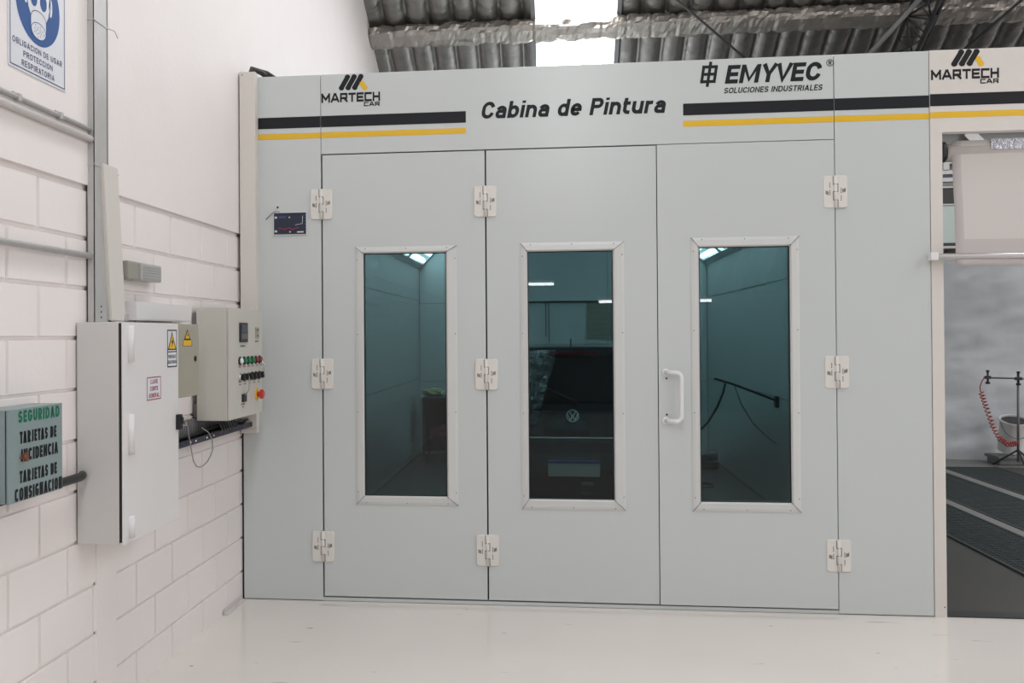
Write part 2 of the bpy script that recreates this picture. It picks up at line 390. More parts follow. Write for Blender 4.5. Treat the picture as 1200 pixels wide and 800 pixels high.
for i, (a, c) in enumerate(rows):
    ph = -.237 if i % 2 == 0 else -.037
    y = ph-.4*34
    while y < YB:
        y1 = y+.4
        if y < .6 and y1 > -9: block(y, y1, a, c)
        y = y1
# plaster band above the blocks, its foot standing slightly proud
t = bmesh.new()
prof = [(YF, pl_bot), (YB, pl_bot), (YB, roofz(YB)+.05), (-3, roofz(-3)+.05), (YF, roofz(YF)+.05)]
A = [t.verts.new((.009, y, z)) for y, z in prof]; C = [t.verts.new((-.25, y, z)) for y, z in prof]
t.faces.new(A); t.faces.new(C[::-1])
for k in range(5): t.faces.new((A[k], C[k], C[(k+1) % 5], A[(k+1) % 5]))
b._merge(t, 0)
b.face([(-.25, YF, -.02), (-.25, YF, 2.2), (-.25, YB, 2.2), (-.25, YB, -.02)])
struct(b.build('wall_left', M['wallpaint']))
# plastered strip running down to the floor
b = MB(); b.box(-.006, .005, -1.812, -1.637, -.01, .80, 0, .002)
struct(b.build('trim_1', M['wallpaint']))
# rear and far walls (outside the frame)
b = MB(); b.box(-.25, XR, YF-.2, YF, -.02, 2.9)
struct(b.build('wall_rear', M['rearwall']))
b = MB(); b.box(-.25, XR, YB, YB+.2, -.02, roofz(YB)+.1)
struct(b.build('wall_back', M['wallpaint']))

# roof: quilted foil insulation, ribs running down the slope
sky_x = [(1.69, 2.51), (9.0, 9.8), (11.6, 12.4)]  # first strip is real; the ones farther right are unseen, added for light
RIB = .2345
PURL = [4.08+1.45*k for k in range(-11, 3)]
def in_sky(x): return any(a-.001 < x < c+.001 for a, c in sky_x)
ys = [YF+k*(YF*-1+3.4)/34 for k in range(34)]+[3.4+.025*k for k in range(int((5.5-3.4)/.025))]+[5.5+.45*k for k in range(7)]
xs = []
x = -.02
k = 0
NX = 14
while x < XR:
    xs.append(x); k += 1; x = -.02+k*RIB/NX
b = MB()
def quilt(x, y):
    u = (x/RIB+.32) % 1.
    h = -.062*(1-abs(2*u-1)**2.4)+.022*math.exp(-(min(u, 1-u)/.045)**2)
    d = min(abs(y-p) for p in PURL)
    h *= min(1, .5+d/.25)
    h += .016*noise.noise((x*2.1, y*5, 1.7))+.010*noise.noise((x*7+y*3, y*21, 4.2))+.004*noise.noise((x*14, y*45, 8.2))
    return h
def sheet(xlist):
    grid = [[b.bm.verts.new((x, y, roofz(y)+quilt(x, y)+.05)) for x in xlist] for y in ys]
    for r0, r1 in zip(grid, grid[1:]):
        for i in range(len(xlist)-1):
            f = b.bm.faces.new((r0[i], r1[i], r1[i+1], r0[i+1])); f.smooth = True
ys_close = -11.3
cuts = [-.02]+[c for s_ in sky_x for c in s_]+[XR]
for a, c in zip(cuts[::2], cuts[1::2]):
    sheet([a]+[x for x in xs if a+.01 < x < c-.01]+[c])
o = struct(b.build('ceiling', M['foil']))
# glowing roof sheets: a skylight plus unseen strips added to light the room
for i, (a, c) in enumerate(sky_x):
    b = MB()
    for y0, y1 in ((-11.3, -3), (-3, YB)):
        b.face([(a-.02, y0, roofz(y0)+.13), (a-.02, y1, roofz(y1)+.13), (c+.02, y1, roofz(y1)+.13), (c+.02, y0, roofz(y0)+.13)])
    struct(b.build('window_%d' % (i+1), M['sky']))
b = MB()
for a, c in sky_x: b.face([(a-.02, YF, roofz(YF)+.1), (a-.02, -11.3, roofz(-11.3)+.1), (c+.02, -11.3, roofz(-11.3)+.1), (c+.02, YF, roofz(YF)+.1)])
struct(b.build('ceiling.001', M['foil']))
# metal flashings along the skylight edges
b = MB()
for a, c in sky_x:
    for xx, sg in ((a, -1), (c, 1)):
        for y0, y1 in ((YF, -3), (-3, YB)):
            m0 = Vector((xx+sg*.012, y0, roofz(y0)+.05)); m1 = Vector((xx+sg*.012, y1, roofz(y1)+.05))
            b.obox((m0+m1)/2, (.022, 0, 0), (m1-m0)/2, (0, 0, .085))
struct(b.build('trim_2', M['midsteel']))
# foil-wrapped purlin crossing the roof
def purlin(y, dense):
    b = MB(); n = 16; xx = []
    x = .02
    while x < 12.6: xx.append(x); x += .03 if dense else .3
    rings = []
    nrm = Vector((0, -SL, -1)).normalized(); tg = Vector((0, 1, -SL)).normalized()
    for x in xx:
        c = Vector((x, y, roofz(y)))+nrm*.075
        u = ((x-.1)/RIB+.32) % 1.
        tie = 1-.13*max(0, 1-min(u, 1-u)/.10)
        rg = []
        for k in range(n):
            a = 2*PI*k/n
            e = .62; ca, sa = math.cos(a), math.sin(a)
            p = tg*(.115*math.copysign(abs(ca)**e, ca))+nrm*(.075*math.copysign(abs(sa)**e, sa))
            w = 1+.20*noise.noise((x*5+k*.5, k*.9, y))+.15*noise.noise((x*13-k*.8, k*1.3, y+3))+.10*noise.noise((x*31+k, k*2.3, y+3))
            rg.append(b.bm.verts.new(c+p*(w*tie if dense else 1)))
        rings.append(rg)
    for r0, r1 in zip(rings, rings[1:]):
        for k in range(n): b.bm.faces.new((r0[k], r1[k], r1[(k+1) % n], r0[(k+1) % n]))
    b.bm.faces.new(rings[0]); b.bm.faces.new(rings[-1][::-1])
    bmesh.ops.recalc_face_normals(b.bm, faces=b.bm.faces[:])
    return b
tag(purlin(4.08, True).build('purlin', M['foilwrap']), 'roof purlin wrapped in crinkled silver foil, crossing under the bright skylight', 'roof beam')

# lattice truss following the slope at the right
def rp(x, y, d): return Vector((x, y, roofz(y)-d))
tr = thing('roof_truss', 'dark lattice roof truss running up the slope above the right booth panel', 'roof truss', tuple(rp(5.35, 6.4, .3)))
y0, y1 = 6.6, -3.0
TR = [(5.22, .18), (5.50, .18), (5.36, .42)]
for xx, dd in TR:
    b = MB(); b.tube([rp(xx, y0, dd), rp(xx, y1, dd)], .017, 8); b.build('chord', M['darksteel'], tr)
b = MB()
for (xa, da), (xb, db) in (((5.22, .18), (5.50, .18)), ((5.22, .18), (5.36, .42)), ((5.50, .18), (5.36, .42))):
    y = y0; s_ = 0
    while y > y1+.3:
        p, q = rp(xa, y, da), rp(xb, y-.22, db)
        b.tube([rp(xa, y, da), rp(xb, y, db)], .006, 5)
        if s_: p, q = rp(xb, y, db), rp(xa, y-.22, da)
        b.tube([p, q], .009, 6); s_ ^= 1; y -= .22
b.build('lacing', M['darksteel'], tr)
# brace tube and tension rods under the roof
b = MB(); b.tube([(5.36, 3.55, 4.78), (4.30, 5.15, 3.52)], .026, 10)
tag(b.build('brace_tube', M['midsteel']), 'grey diagonal brace tube leaning off the lattice roof truss', 'brace')
b = MB(); b.tube([(2.55, 3.0, 4.88), (4.24, 4.6, 4.05)], .011, 8)
tag(b.build('tension_rod', M['darksteel']), 'thin dark diagonal roof rod above the header lettering, left of the truss', 'tension rod')
b = MB(); b.tube([(6.55, 3.3, 4.98), (5.55, 4.7, 4.02)], .013, 8)
tag(b.build('tension_rod', M['darksteel']), 'thin dark diagonal roof rod at the right, beyond the lattice truss', 'tension rod')

# ------------------------------------------------------------------ the paint booth
XD = [.4998, 1.4735, 2.4495, 3.4237]; XP = 3.9288
ZT, ZDT, ZDB = 3.117, 2.6418, .0268
GX = [.005, .0045, .0022, .003]     # half widths of the upright gaps
booth = thing('paint_booth', 'large pale grey paint spray booth with three windowed doors under a striped header', 'paint booth', (1.97, 0, 0))
def panel(name, x0, x1, z0, z1, y0=0., y1=.05):
    b = MB(); b.box(x0, x1, y0, y1, z0, z1, 0, .0015, 1); return b.build(name, M['panel'], booth)
p_left = panel('side_panel', .013, XD[0]-GX[0], .004, ZT)
p_head = panel('header_panel', XD[0]-.002, XD[3]-.001, ZDT+.003, ZT)
p_right = panel('side_panel', XD[3]+GX[3], XP, .004, ZT)
b = MB(); b.box(XD[0]-GX[0], XD[3]+GX[3], .004, .05, .002, ZDB-.006); b.build('sill', M['panel'], booth)
b = MB()
for xd, g in zip(XD, GX): b.box(xd-g-.02, xd+g+.02, .051, .06, .0, ZDT+.03)
b.box(XD[0], XD[3], .051, .06, ZDT-.02, ZDT+.02); b.box(XD[0], XD[3], .051, .06, .0, .05)
b.box(.0, .02, .01, .06, 0, ZT-.05); b.box(.015, XP, .012, .049, 0, .0035)  # dark strips in place of shade in the wall gap and along the floor
b.build('door_seal_and_gap', M['dark'], booth)
# shell, inside faces
b = MB()
bi0, bi1, bd, bc = .1, 3.8, 6.86, 2.86
b.box(.02, bi0, .06, bd+.06, 0, 3.02); b.box(bi1, XP, .06, bd+.06, 0, 3.02)
b.box(bi0, bi1, bd, bd+.06, 0, 3.02); b.box(bi0, bi1, .06, bd, bc, 3.02)
b.box(bi0, bi1, .06, .10, ZDT, bc)
b.build('shell', M['boothin'], booth)
b = MB()
for x in (1.33, 2.55): b.box(x-.004, x+.004, bd-.003, bd, .0, 2.8)
for z in (.96, 1.98): b.box(bi0, bi1, bd-.003, bd, z-.004, z+.004)
for z in (1.0, 2.02):
    for x0, x1 in ((bi0, bi0+.003), (bi1-.003, bi1)): b.box(x0, x1, .1, bd, z-.004, z+.004)
for x0, x1 in ((bi0, bi0+.006), (bi1-.006, bi1)):
    b.box(x0, x1, bd-.006, bd, 0, 2.42); b.box(x0, x1, .1, bd, 0, .03)
b.build('panel_joint', M['midsteel'], booth)
b = MB(); b.box(bi0, bi1, .1, bd, .0, .004); b.build('booth_floor', M['concrete'], booth)
# slanted lamp troughs along both top corners
for side in (0, 1):
    s_ = 1 if side == 0 else -1; xw = bi0 if side == 0 else bi1
    A0 = Vector((xw, 0, 2.44)); A1 = Vector((xw+s_*.42, 0, bc))
    dv = (A1-A0); nv = Vector((s_*1, 0, -1)).normalized()
    fr = MB(); yy = .12
    ends = []
    while yy < bd-.2:
        y2 = min(yy+1.36, bd-.005); ends.append((yy, y2)); yy = y2
    for (ya, yb) in ends:
        # frame bars round each light opening
        for (f0, f1, q0, q1) in ((0, .13, ya, yb), (.87, 1, ya, yb), (.13, .87, ya, ya+.06), (.13, .87, yb-.06, yb)):
            c = A0+dv*((f0+f1)/2)+Vector((0, (q0+q1)/2, 0))
            fr.obox(c, dv*((f1-f0)/2), (0, (q1-q0)/2, 0), nv*.008)
    lt = fr.build('lamp_trough', M['boothin'], booth)
    gl = MB()
    for (ya, yb) in ends:
        for k in range(4):
            f = .2+.2*k
            gl.tube([A0+dv*f-nv*.03+Vector((0, ya+.07, 0)), A0+dv*f-nv*.03+Vector((0, yb-.07, 0))], .036, 8)
    gl.build('light_tube', M['boothlamp'], lt)

def decal(name, y, parent, m): return name, y, parent, m
YV = -.0012
U3 = lambda w, h=0: (w, 0, h)
def bplace(mb, vf, x0, x1, z0, z1, y=YV, mi=0, rise=0.): put2d(mb, vf, (x0, y, z0), (x1-x0, 0, rise), (0, 0, z1-z0), mi)
RECT = ([(0, 0), (1, 0), (1, 1), (0, 1)], [[0, 1, 2, 3]])
# stripes, one strip per panel
for x0, x1, par in ((.1, XD[0]-GX[0], p_left), (XD[0]-.001, 1.3615, p_head), (2.601, XD[3]-.001, p_head), (XD[3]+GX[3], XP, p_right)):
    b = MB(); bplace(b, RECT, x0, x1, 2.804, 2.871); b.build('black_stripe', M['black'], par)
    b = MB(); bplace(b, RECT, x0, x1, 2.740, 2.773); b.build('yellow_stripe', M['yellow'], par)
# lettering
b = MB(); bplace(b, text2d('Cabina de Pintura', 1.067, .098, .205, .2, .10), 1.447, 2.514, 2.823, 2.921); b.build('lettering', M['black'], p_head)
b = MB(); bplace(b, text2d('EMYVEC', .538, .104, .22, .2, .075), 2.832, 3.370, 2.976, 3.080); b.build('lettering', M['black'], p_head)
b = MB(); bplace(b, text2d('SOLUCIONES INDUSTRIALES', .541, .032, .18, .2, .12), 2.826, 3.367, 2.921, 2.953); b.build('lettering', M['black'], p_head)
b = MB(); bplace(b, ring2d(.5, .5, .5, .5, .09), 3.385, 3.425, 3.052, 3.092); bplace(b, text2d('R', .017, .024, .2), 3.397, 3.414, 3.060, 3.084); b.build('registered_mark', M['black'], p_head)
sh = lambda pts: [(x+.22*(y-.5), y) for x, y in pts]
b = MB(); bplace(b, strokes([sh(l) for l in ([(.12, .18), (.88, .18), (.88, .82), (.12, .82), (.12, .18)], [(.5, .02), (.5, .98)], [(.12, .5), (.88, .5)])], .13, .75), 2.700, 2.792, 2.968, 3.098)
b.build('emblem', M['black'], p_head)
GL = {'M': (1.3, [[(0, 0), (0, 1), (.5, .3), (1, 1), (1, 0)]]), 'A': (1.25, [[(0, 0), (.42, 1), (.58, 1), (1, 0)], [(.2, .27), (.8, .27)]]),
      'R': (1.1, [[(0, 0), (0, 1), (.95, 1), (.95, .42), (0, .42)], [(.5, .42), (1, 0)]]), 'T': (1.05, [[(0, 1), (1, 1)], [(.5, 1), (.5, 0)]]),
      'E': (1., [[(1, 1), (0, 1), (0, 0), (1, 0)], [(0, .5), (.9, .5)]]), 'C': (1.05, [[(1, 1), (0, 1), (0, 0), (1, 0)]]),
      'H': (1.05, [[(0, 0), (0, 1)], [(1, 0), (1, 1)], [(0, .5), (1, .5)]])}
def wide(word, t, gap=.34):
    tot = sum(GL[c][0] for c in word)+gap*(len(word)-1); vs, fs = [], []; x = 0
    for c in word:
        w, L = GL[c]; v2, f2 = strokes(L, t, w); k = len(vs)
        vs += [((x+q[0]*w)/tot, q[1], q[2]) for q in v2]; fs += [[i+k for i in f] for f in f2]; x += w+gap
    return vs, fs
def slug(cx, cz, h, w, slant):
    """a rounded slanted bar, as in the wordmark above the lettering"""
    r = w/2; P = []
    for k in range(9): a = PI*k/8; P.append((cx+r*math.cos(a)+slant/2, cz+h/2-r+r*math.sin(a)))
    for k in range(9): a = PI+PI*k/8; P.append((cx+r*math.cos(a)-slant/2, cz-h/2+r+r*math.sin(a)))
    return poly2d(P)
def wordmark(x0, zb, parent, y=YV):
    k = .355
    b = MB(); bplace(b, wide('MARTECH', .31, .46), x0+.006, x0+k-.006, zb+.034, zb+.076, y, rise=.0); b.build('lettering', M['black'], parent)
    b = MB(); bplace(b, wide('CAR', .31, .5), x0+k*.732, x0+k-.006, zb+.002, zb+.021, y); b.build('lettering', M['black'], parent)
    b = MB()
    for i in range(3): put2d(b, slug(0, 0, .094, .034, .036), (x0+.141+.040*i, y, zb+.144), (1, 0, 0), (0, 0, 1))
    b.build('emblem', M['black'], parent)
    b = MB(); put2d(b, slug(0, 0, .058, .034, -.016), (x0+.254, y, zb+.122), (1, 0, 0), (0, 0, 1)); b.build('emblem', M['yellow'], parent)
wordmark(.5005, 2.921, p_head)

# doors
def hinge(xc, zc, door, yf):
    w, h, n = .066, .18, 4
    for sgn in (-1, 1):
        pass
    b = MB()
    x0, x1, z0, z1 = xc-w, xc+w, zc-h/2, zc+h/2; r = .014
    P = []
    for cx, cz, a0 in ((x1-r, z1-r, 0), (x0+r, z1-r, PI/2), (x0+r, z0+r, PI), (x1-r, z0+r, 1.5*PI)):
        for k in range(5): a = a0+PI/2*k/4; P.append((cx+r*math.cos(a), cz+r*math.sin(a)))
    t = bmesh.new(); A = [t.verts.new((x, yf-.012, z)) for x, z in [(xc+(x-xc)*.95, zc+(z-zc)*.97) for x, z in P]]
    Bk = [t.verts.new((x, yf-.007, z)) for x, z in P]; Ck = [t.verts.new((x, yf-.0002, z)) for x, z in P]
    t.faces.new(A); t.faces.new(Ck[::-1]); n_ = len(P)
    for p, q in ((A, Bk), (Bk, Ck)):
        for k in range(n_): t.faces.new((p[k], q[k], q[(k+1) % n_], p[(k+1) % n_]))
    b._merge(t, 0)
    kk = .013
    b.tube([(xc, yf-.0105, z0+.001), (xc, yf-.0105, z1-.001)], kk*.75, 12)
    # joint line between the interlocking knuckles
    zz = [z1, z1-.048, z1-.09, z1-.137, z0]; yl = yf-.0187; q = .0016
    xs_ = [-kk, kk, -kk, kk]
    for i in range(4):
        b.box(xc+xs_[i]-q, xc+xs_[i]+q, yf-.0128, yf-.010, zz[i+1], zz[i]-(.002 if i == 0 else 0), 1)
        if i < 3: b.box(xc-kk, xc+kk, yl-.0006, yf-.010, zz[i+1]-q, zz[i+1]+q, 1)
    # small printed marks on both leaves
    for sgn, dz in ((-1, -.004), (1, .004)):
        xm = xc+sgn*.045
        for j in range(3):
            b.box(xm-.006+.006*j-.0022, xm-.006+.006*j+.0022, yf-.0127, yf-.0118, zc+dz-.010+sgn*.002*j, zc+dz+.010+sgn*.002*j, 1)
        for j in range(7):
            if j == 3: continue
            zz_ = zc-dz*4+(j-3)*.0105
            b.box(xc+sgn*.030-.0022, xc+sgn*.030+.0022, yf-.0127, yf-.0118, zz_-.004, zz_+.004, 1)
    return b.build('hinge', [M['hinge'], M['grey']], door)
WIN = [((.700, 1.304, .573, 2.089), (.750, 1.239, .625, 2.050)), ((1.672, 2.264, .559, 2.096), (1.713, 2.200, .618, 2.045)), ((2.636, 3.227, .562, 2.108), (2.679, 3.175, .616, 2.053))]
YD = [0., 0., -.006]
for i in range(3):
    yf = YD[i]
    do = MB().bm
    b = MB(); b.bm = do
    tg = .0045 if i < 2 else .002
    b.ring((XD[i]+GX[i], XD[i+1]-GX[i+1], ZDB+.0035, ZDT-tg), WIN[i][1], yf, .05)
    d = b.build('door', M['panel'], booth)
    o, n = WIN[i]
    b = MB()
    m1 = (o[0]+.016, o[1]-.016, o[2]+.016, o[3]-.016); m2 = (n[0]-.008, n[1]+.008, n[2]-.008, n[3]+.008)
    b.ring(o, m1, yf-.004, yf-.0002, 0, yf-.010); b.ring(m1, m2, yf-.010, yf-.0002, 0, yf-.013); b.ring(m2, n, yf-.013, yf+.02, 0, yf-.002)
    # mitre joints and screw heads
    for cx, cz, ix, iz in ((o[0], o[2], n[0], n[2]), (o[1], o[2], n[1], n[2]), (o[0], o[3], n[0], n[3]), (o[1], o[3], n[1], n[3])):
        p, q = Vector((cx, yf-.0075, cz)), Vector((ix, yf-.0115, iz)); dd = (q-p); pe = Vector((-dd.z, 0, dd.x)).normalized()*.0011
        b.obox((p+q)/2, dd/2, pe, (0, .004, 0), 1)
    sc = []
    for f in (.05, .36, .66, .95):
        for x in (o[0]+.012, o[1]-.012): sc.append((x, o[2]+(o[3]-o[2])*f))
    for f in (.1, .5, .9):
        for z in (o[2]+.012, o[3]-.012): sc.append((o[0]+(o[1]-o[0])*f, z))
    for x, z in sc: b.lathe([(.0036, .0), (.0036, .0035), (.002, .0048)], (x, yf-.006, z), 'y', 8, 2)
    b.build('window_frame', [M['frame'], M['grey'], M['midsteel']], d)
    b = MB(); b.box(n[0]-.004, n[1]+.004, yf+.012, yf+.018, n[2]-.004, n[3]+.004); b.build('glass', M['glass'], d)
    b = MB(); b.ring((n[0], n[1], n[2], n[3]), (n[0]+.006, n[1]-.006, n[2]+.006, n[3]-.006), yf+.004, yf+.0115); b.build('gasket', M['dark'], d)
    for zc in (2.344, 1.340, .321):
        if i == 0: hinge(XD[0]-.001, zc+.002, d, 0.)
        if i == 1: hinge(XD[1]-.0015, zc-.003, d, 0.)
        if i == 2: hinge(XD[3]+.0015, zc+.006, d, 0.)
    if i == 2:
        hx0, hx1, hz0, hz1 = 2.490, 2.572, 1.072, 1.346
        b = MB(); pts = [(hx0, yf-.004, hz1), (hx0+.03, yf-.035, hz1)]
        for k in range(7): a = PI/2-PI/2*k/6; pts.append((hx1-.03+.03*math.cos(a), yf-.045, hz1-.03+.03*math.sin(a)))
        for k in range(7): a = -PI/2*k/6; pts.append((hx1-.03+.03*math.cos(a), yf-.045, hz0+.03+.03*math.sin(a)))
        pts += [(hx0+.03, yf-.035, hz0), (hx0, yf-.004, hz0)]
        b.tube(pts, .0125, 12)
        for z in (hz0, hz1): b.lathe([(.021, 0), (.021, .004), (.016, .008)], (hx0, yf, z), 'y', 20)
        for z in (hz0+.035, hz1-.034): b.lathe([(.0055, 0), (.0055, .003)], (hx0+.005, yf, z), 'y', 12, 1)
        b.build('handle', [M['white'], M['dark']], d)

# small dark plaque on the left panel
pq = thing('info_plaque', 'small dark blue wall display with white border on the left booth panel', 'plaque', (.309, 0, 2.166))
b = MB(); b.box(.206, .411, -.010, -.0003, 2.166, 2.306, 0, .002); b.build('border', M['plaqueborder'], pq)
b = MB(); b.box(.211, .406, -.0115, -.009, 2.172, 2.299); b.build('face', M['labelblue'], pq)
yq = -.0122
def qmark(x0, x1, z0, z1, m): b = MB(); b.box(x0, x1, yq, -.0114, z0, z1, 0); b.build('printed_mark', M[m], pq)
for x, z in ((.223, 2.272), (.223, 2.190)): qmark(x-.007, x+.007, z-.006, z+.006, 'plaqueborder')
for x, z in ((.305, 2.272), (.309, 2.186)): qmark(x-.004, x+.004, z-.004, z+.004, 'plaqueborder')
qmark(.240, .285, 2.268, 2.280, 'navy'); qmark(.352, .392, 2.181, 2.188, 'plaqueborder')
b = MB(); b.tube([(.236+.0105*k, yq+.0004, 2.205+.005*math.sin(k*1.3)) for k in range(13)], .0016, 6); b.build('red_line', M['redbtn'], pq)
b = MB(); b.tube([(.340, yq+.0004, 2.226), (.384, yq+.0004, 2.234), (.386, yq+.0004, 2.28)], .0017, 6); b.build('pale_line', M['plaqueborder'], pq)
for k in range(5): qmark(.394, .402, 2.21+.018*k, 2.216+.018*k, 'navy')
b = MB(); P = [(.16, -.003, 2.262), (.185, -.007, 2.288), (.205, -.009, 2.302), (.225, -.011, 2.309), (.245, -.010, 2.307)]
b.tube(P, .003, 8); b.build('wire', M['greycable'], pq)
b = MB(); b.lathe([(.006, 0), (.006, .003)], (.231, 0, 2.334), 'y', 12); tag(b.build('hole_disc', M['dark']), 'tiny black hole plug above the dark blue plaque on the booth', 'disc')  # black disc standing in for an open dark hole

# white trunking at the wall corner
tk = thing('corner_trunking', 'tall white cable trunking covering the corner between block wall and booth', 'cable trunking', (.06, -.03, 1.02))
b = MB(); b.box(.018, .113, -.058, -.0005, 1.02, 3.135, 0, .002); b.build('cover', M['post'], tk)
b = MB(); b.lathe([(.004, 0), (.004, .003)], (.036, -.058, 3.118), 'y', 10); b.build('screw', M['grey'], tk)
b = MB(); b.tube([(.06, -.02, 3.10), (.075, .0, 3.17), (.14, .09, 3.165), (.20, .14, 3.13)], .014, 8)
b.tube([(.07, -.03, 3.10), (.085, -.01, 3.16), (.12, .04, 3.155), (.15, .10, 3.135)], .016, 8); b.build('cable', M['cable'], tk)
# dark strip standing in for shade in the gap between wall and trunking
b = MB(); b.box(.0065, .0178, -.02, -.002, 1.1, 3.1); b.build('gap_shade_strip', M['grey'], tk)

# ------------------------------------------------------------------ left wall equipment
NX_ = Vector((1, 0, 0))
def wplace(mb, vf, y0, y1, z0, z1, x, mi=0): put2d(mb, vf, (x, y0, z0), (0, y1-y0, 0), (0, 0, z1-z0), mi)
# respiratory protection sign
sg = thing('safety_sign', 'white sign with blue masked head circle, high on the left wall', 'sign', (.01, -2.2525, 2.505))
b = MB(); b.box(.0095, .0125, -2.444, -2.061, 2.505, 3.06, 0, .0015); b.build('plate', M['signwhite'], sg)
xw = .0131
b = MB(); wplace(b, ring_rect(-2.436, -2.069, 2.513, 3.048, .004, .004), 0, 1, 0, 1, xw); b.build('border', M['navy'], sg)
cy, cz, R_ = -2.254, 2.774, .148
b = MB(); wplace(b, poly2d(ell(cy, cz, R_, R_, 56)), 0, 1, 0, 1, xw); bl = b.build('pictogram', M['blue'], sg)
b = MB()
head = [(.079, .03), (.080, .075), (.066, .10), (.04, .122), (0, .128), (-.04, .122), (-.066, .10), (-.080, .075), (-.079, .03), (-.067, -.025), (-.050, -.05)]+[(.0495*math.cos(PI+PI*k/12), -.096+.031*math.sin(PI+PI*k/12)) for k in range(13)]+[(.050, -.05), (.067, -.025)]
wplace(b, poly2d([(cy+a, cz+c) for a, c in head]), 0, 1, 0, 1, xw+.0006)
for s_ in (-1, 1): wplace(b, poly2d(ell(cy+s_*.083, cz+.015, .012, .034, 20)), 0, 1, 0, 1, xw+.0006)
b.build('pictogram', M['signwhite'], bl)
b = MB(); x2 = xw+.0012
for s_ in (-1, 1): wplace(b, poly2d(ell(cy+s_*.032, cz+.016, .0225, .030, 24)), 0, 1, 0, 1, x2)
for s_ in (-1, 1): wplace(b, strokes([[(cy+s_*.079, cz+.045), (cy+s_*.080, cz+.012), (cy+s_*.074, cz-.015)]], .003), 0, 1, 0, 1, x2)
arc = lambda yy, dz: [(cy+.049*math.cos(PI*k/12), cz+yy+dz*math.sin(PI*k/12)) for k in range(13)]
wplace(b, strokes([arc(-.050, .026)], .0028), 0, 1, 0, 1, x2)
wplace(b, ring2d(cy, cz-.096, .0495, .031, .0028), 0, 1, 0, 1, x2)
for k in range(16):
    a = k*2.4; r = .009+.0021*k
    wplace(b, poly2d(ell(cy+r*math.cos(a), cz-.096+.55*r*math.sin(a), .0024, .0024, 8)), 0, 1, 0, 1, x2)
b.build('pictogram', M['blue'], bl)
for s_, y0, y1, zc in (('OBLIGACION DE USAR', -2.421, -2.090, 2.601), ('PROTECCION', -2.353, -2.157, 2.567), ('RESPIRATORIA', -2.364, -2.145, 2.533)):
    b = MB(); wplace(b, text2d(s_, y1-y0, .0215, .175, 0, .22), y0, y1, zc-.0077, zc+.0138, xw); b.build('lettering', M['navy'], sg)

# conduits
def clip(b, x, y, z, r):
    b.lathe([(r+.004, -.008), (r+.004, .008)], (x, y, z), 'z', 10) if False else b.box(.004, x+r+.003, y-.009, y+.009, z-r-.004, z+r+.004, 0, .003)
c1 = thing('conduit', 'thin upper grey conduit below the blue safety sign', 'conduit', (.02, -2.8, 2.39))
b = MB(); b.tube([(.019, -4.4, 2.402), (.019, -1.872, 2.402)], .0095, 12); b.build('pipe', M['galv'], c1)
for y in (-2.40, -2.12):
    b = MB(); clip(b, .019, y, 2.402, .0095); b.box(.004, .014, y-.02, y+.02, 2.408, 2.420); b.build('clip', M['galv'], c1)
b = MB(); b.tube([(.022, -4.4, 2.362), (.022, -1.868, 2.362)], .014, 12)
tag(b.build('conduit', M['pipewhite']), 'thicker white conduit running just below the thin grey one', 'conduit')
b = MB(); b.tube([(.018, -4.4, 1.893), (.018, -1.86, 1.893)], .0125, 12)
tag(b.build('conduit', M['galv']), 'grey conduit at lamp height on the blocks left of the tray', 'conduit')

# vertical cable tray
ct = thing('cable_tray', 'tall perforated steel cable tray rising from the white cabinet', 'cable tray', (.02, -1.83, 1.63))
b = MB(); b.box(.004, .007, -1.884, -1.762, 1.63, 6.2); b.box(.004, .036, -1.884, -1.881, 1.63, 6.2); b.box(.004, .036, -1.765, -1.762, 1.63, 6.2)
b.box(.033, .036, -1.884, -1.775, 1.63, 6.2)
b.build('channel', M['galv'], ct)
b = MB()
for k in range(3): b.lathe([(.0045, 0), (.0045, .0006)], (.0362, -1.83, 1.648+.022*k), 'x', 10)
b.build('hole', M['dark'], ct)
for z in (2.262, 2.845):
    b = MB(); b.box(.003, .039, -1.888, -1.758, z-.003, z+.003); b.tube([(.037, -1.76, z), (.045, -1.72, z+.003), (.03, -1.66, z-.008)], .0022, 6); b.build('cable_tie', M['galv'], ct)
# leaning white trunking cover with the cables behind it
lc = thing('trunking_cover', 'loose white trunking cover leaning beside the cable tray', 'cable trunking', (.03, -1.62, 1.64))
b = MB(); dz = .66
e0 = Vector((.028, -1.700, 1.636)); e1 = Vector((.028, -1.770, 2.275)); ax = (e1-e0)/2
b.obox((e0+e1)/2, (.022, 0, 0), (0, .066, 0), ax, 0, .003); b.build('cover', M['post'], lc)
b = MB(); b.obox((.05, -1.635, 1.650), (.004, 0, 0), (0, .016, 0), (0, .004, .014), 0, .002); b.build('end_clip', M['galv'], lc)
b = MB(); b.tube([(.02, -1.752, 2.24), (.016, -1.752, 2.1), (.012, -1.752, 1.85), (.012, -1.752, 1.63)], .006, 8)
tag(b.build('power_cable', M['redcable']), 'dark red cable in the gap behind the leaning trunking cover', 'cable')
b = MB(); b.tube([(.034, -1.756, 1.9), (.036, -1.754, 1.75), (.036, -1.757, 1.63)], .007, 8)
tag(b.build('power_cable', M['cable']), 'thick black cable in the gap behind the leaning trunking cover', 'cable')

# emergency light
el = thing('emergency_light', 'grey emergency light with ribbed lens on the block wall', 'emergency light', (.03, -1.44, 1.815))
b = MB(); b.box(.001, .050, -1.610, -1.500, 1.815, 1.897, 0, .008); b.box(.001, .020, -1.50, -1.285, 1.819, 1.893, 0, .004); b.build('housing', M['lensbody'], el)
b = MB(); b.box(.020, .060, -1.500, -1.285, 1.817, 1.895, 0, .010, 3)
for k in range(5): b.box(.058, .0618, -1.487, -1.30, 1.830+.012*k, 1.835+.012*k, 0, .001)
b.build('lens', M['lens'], el)
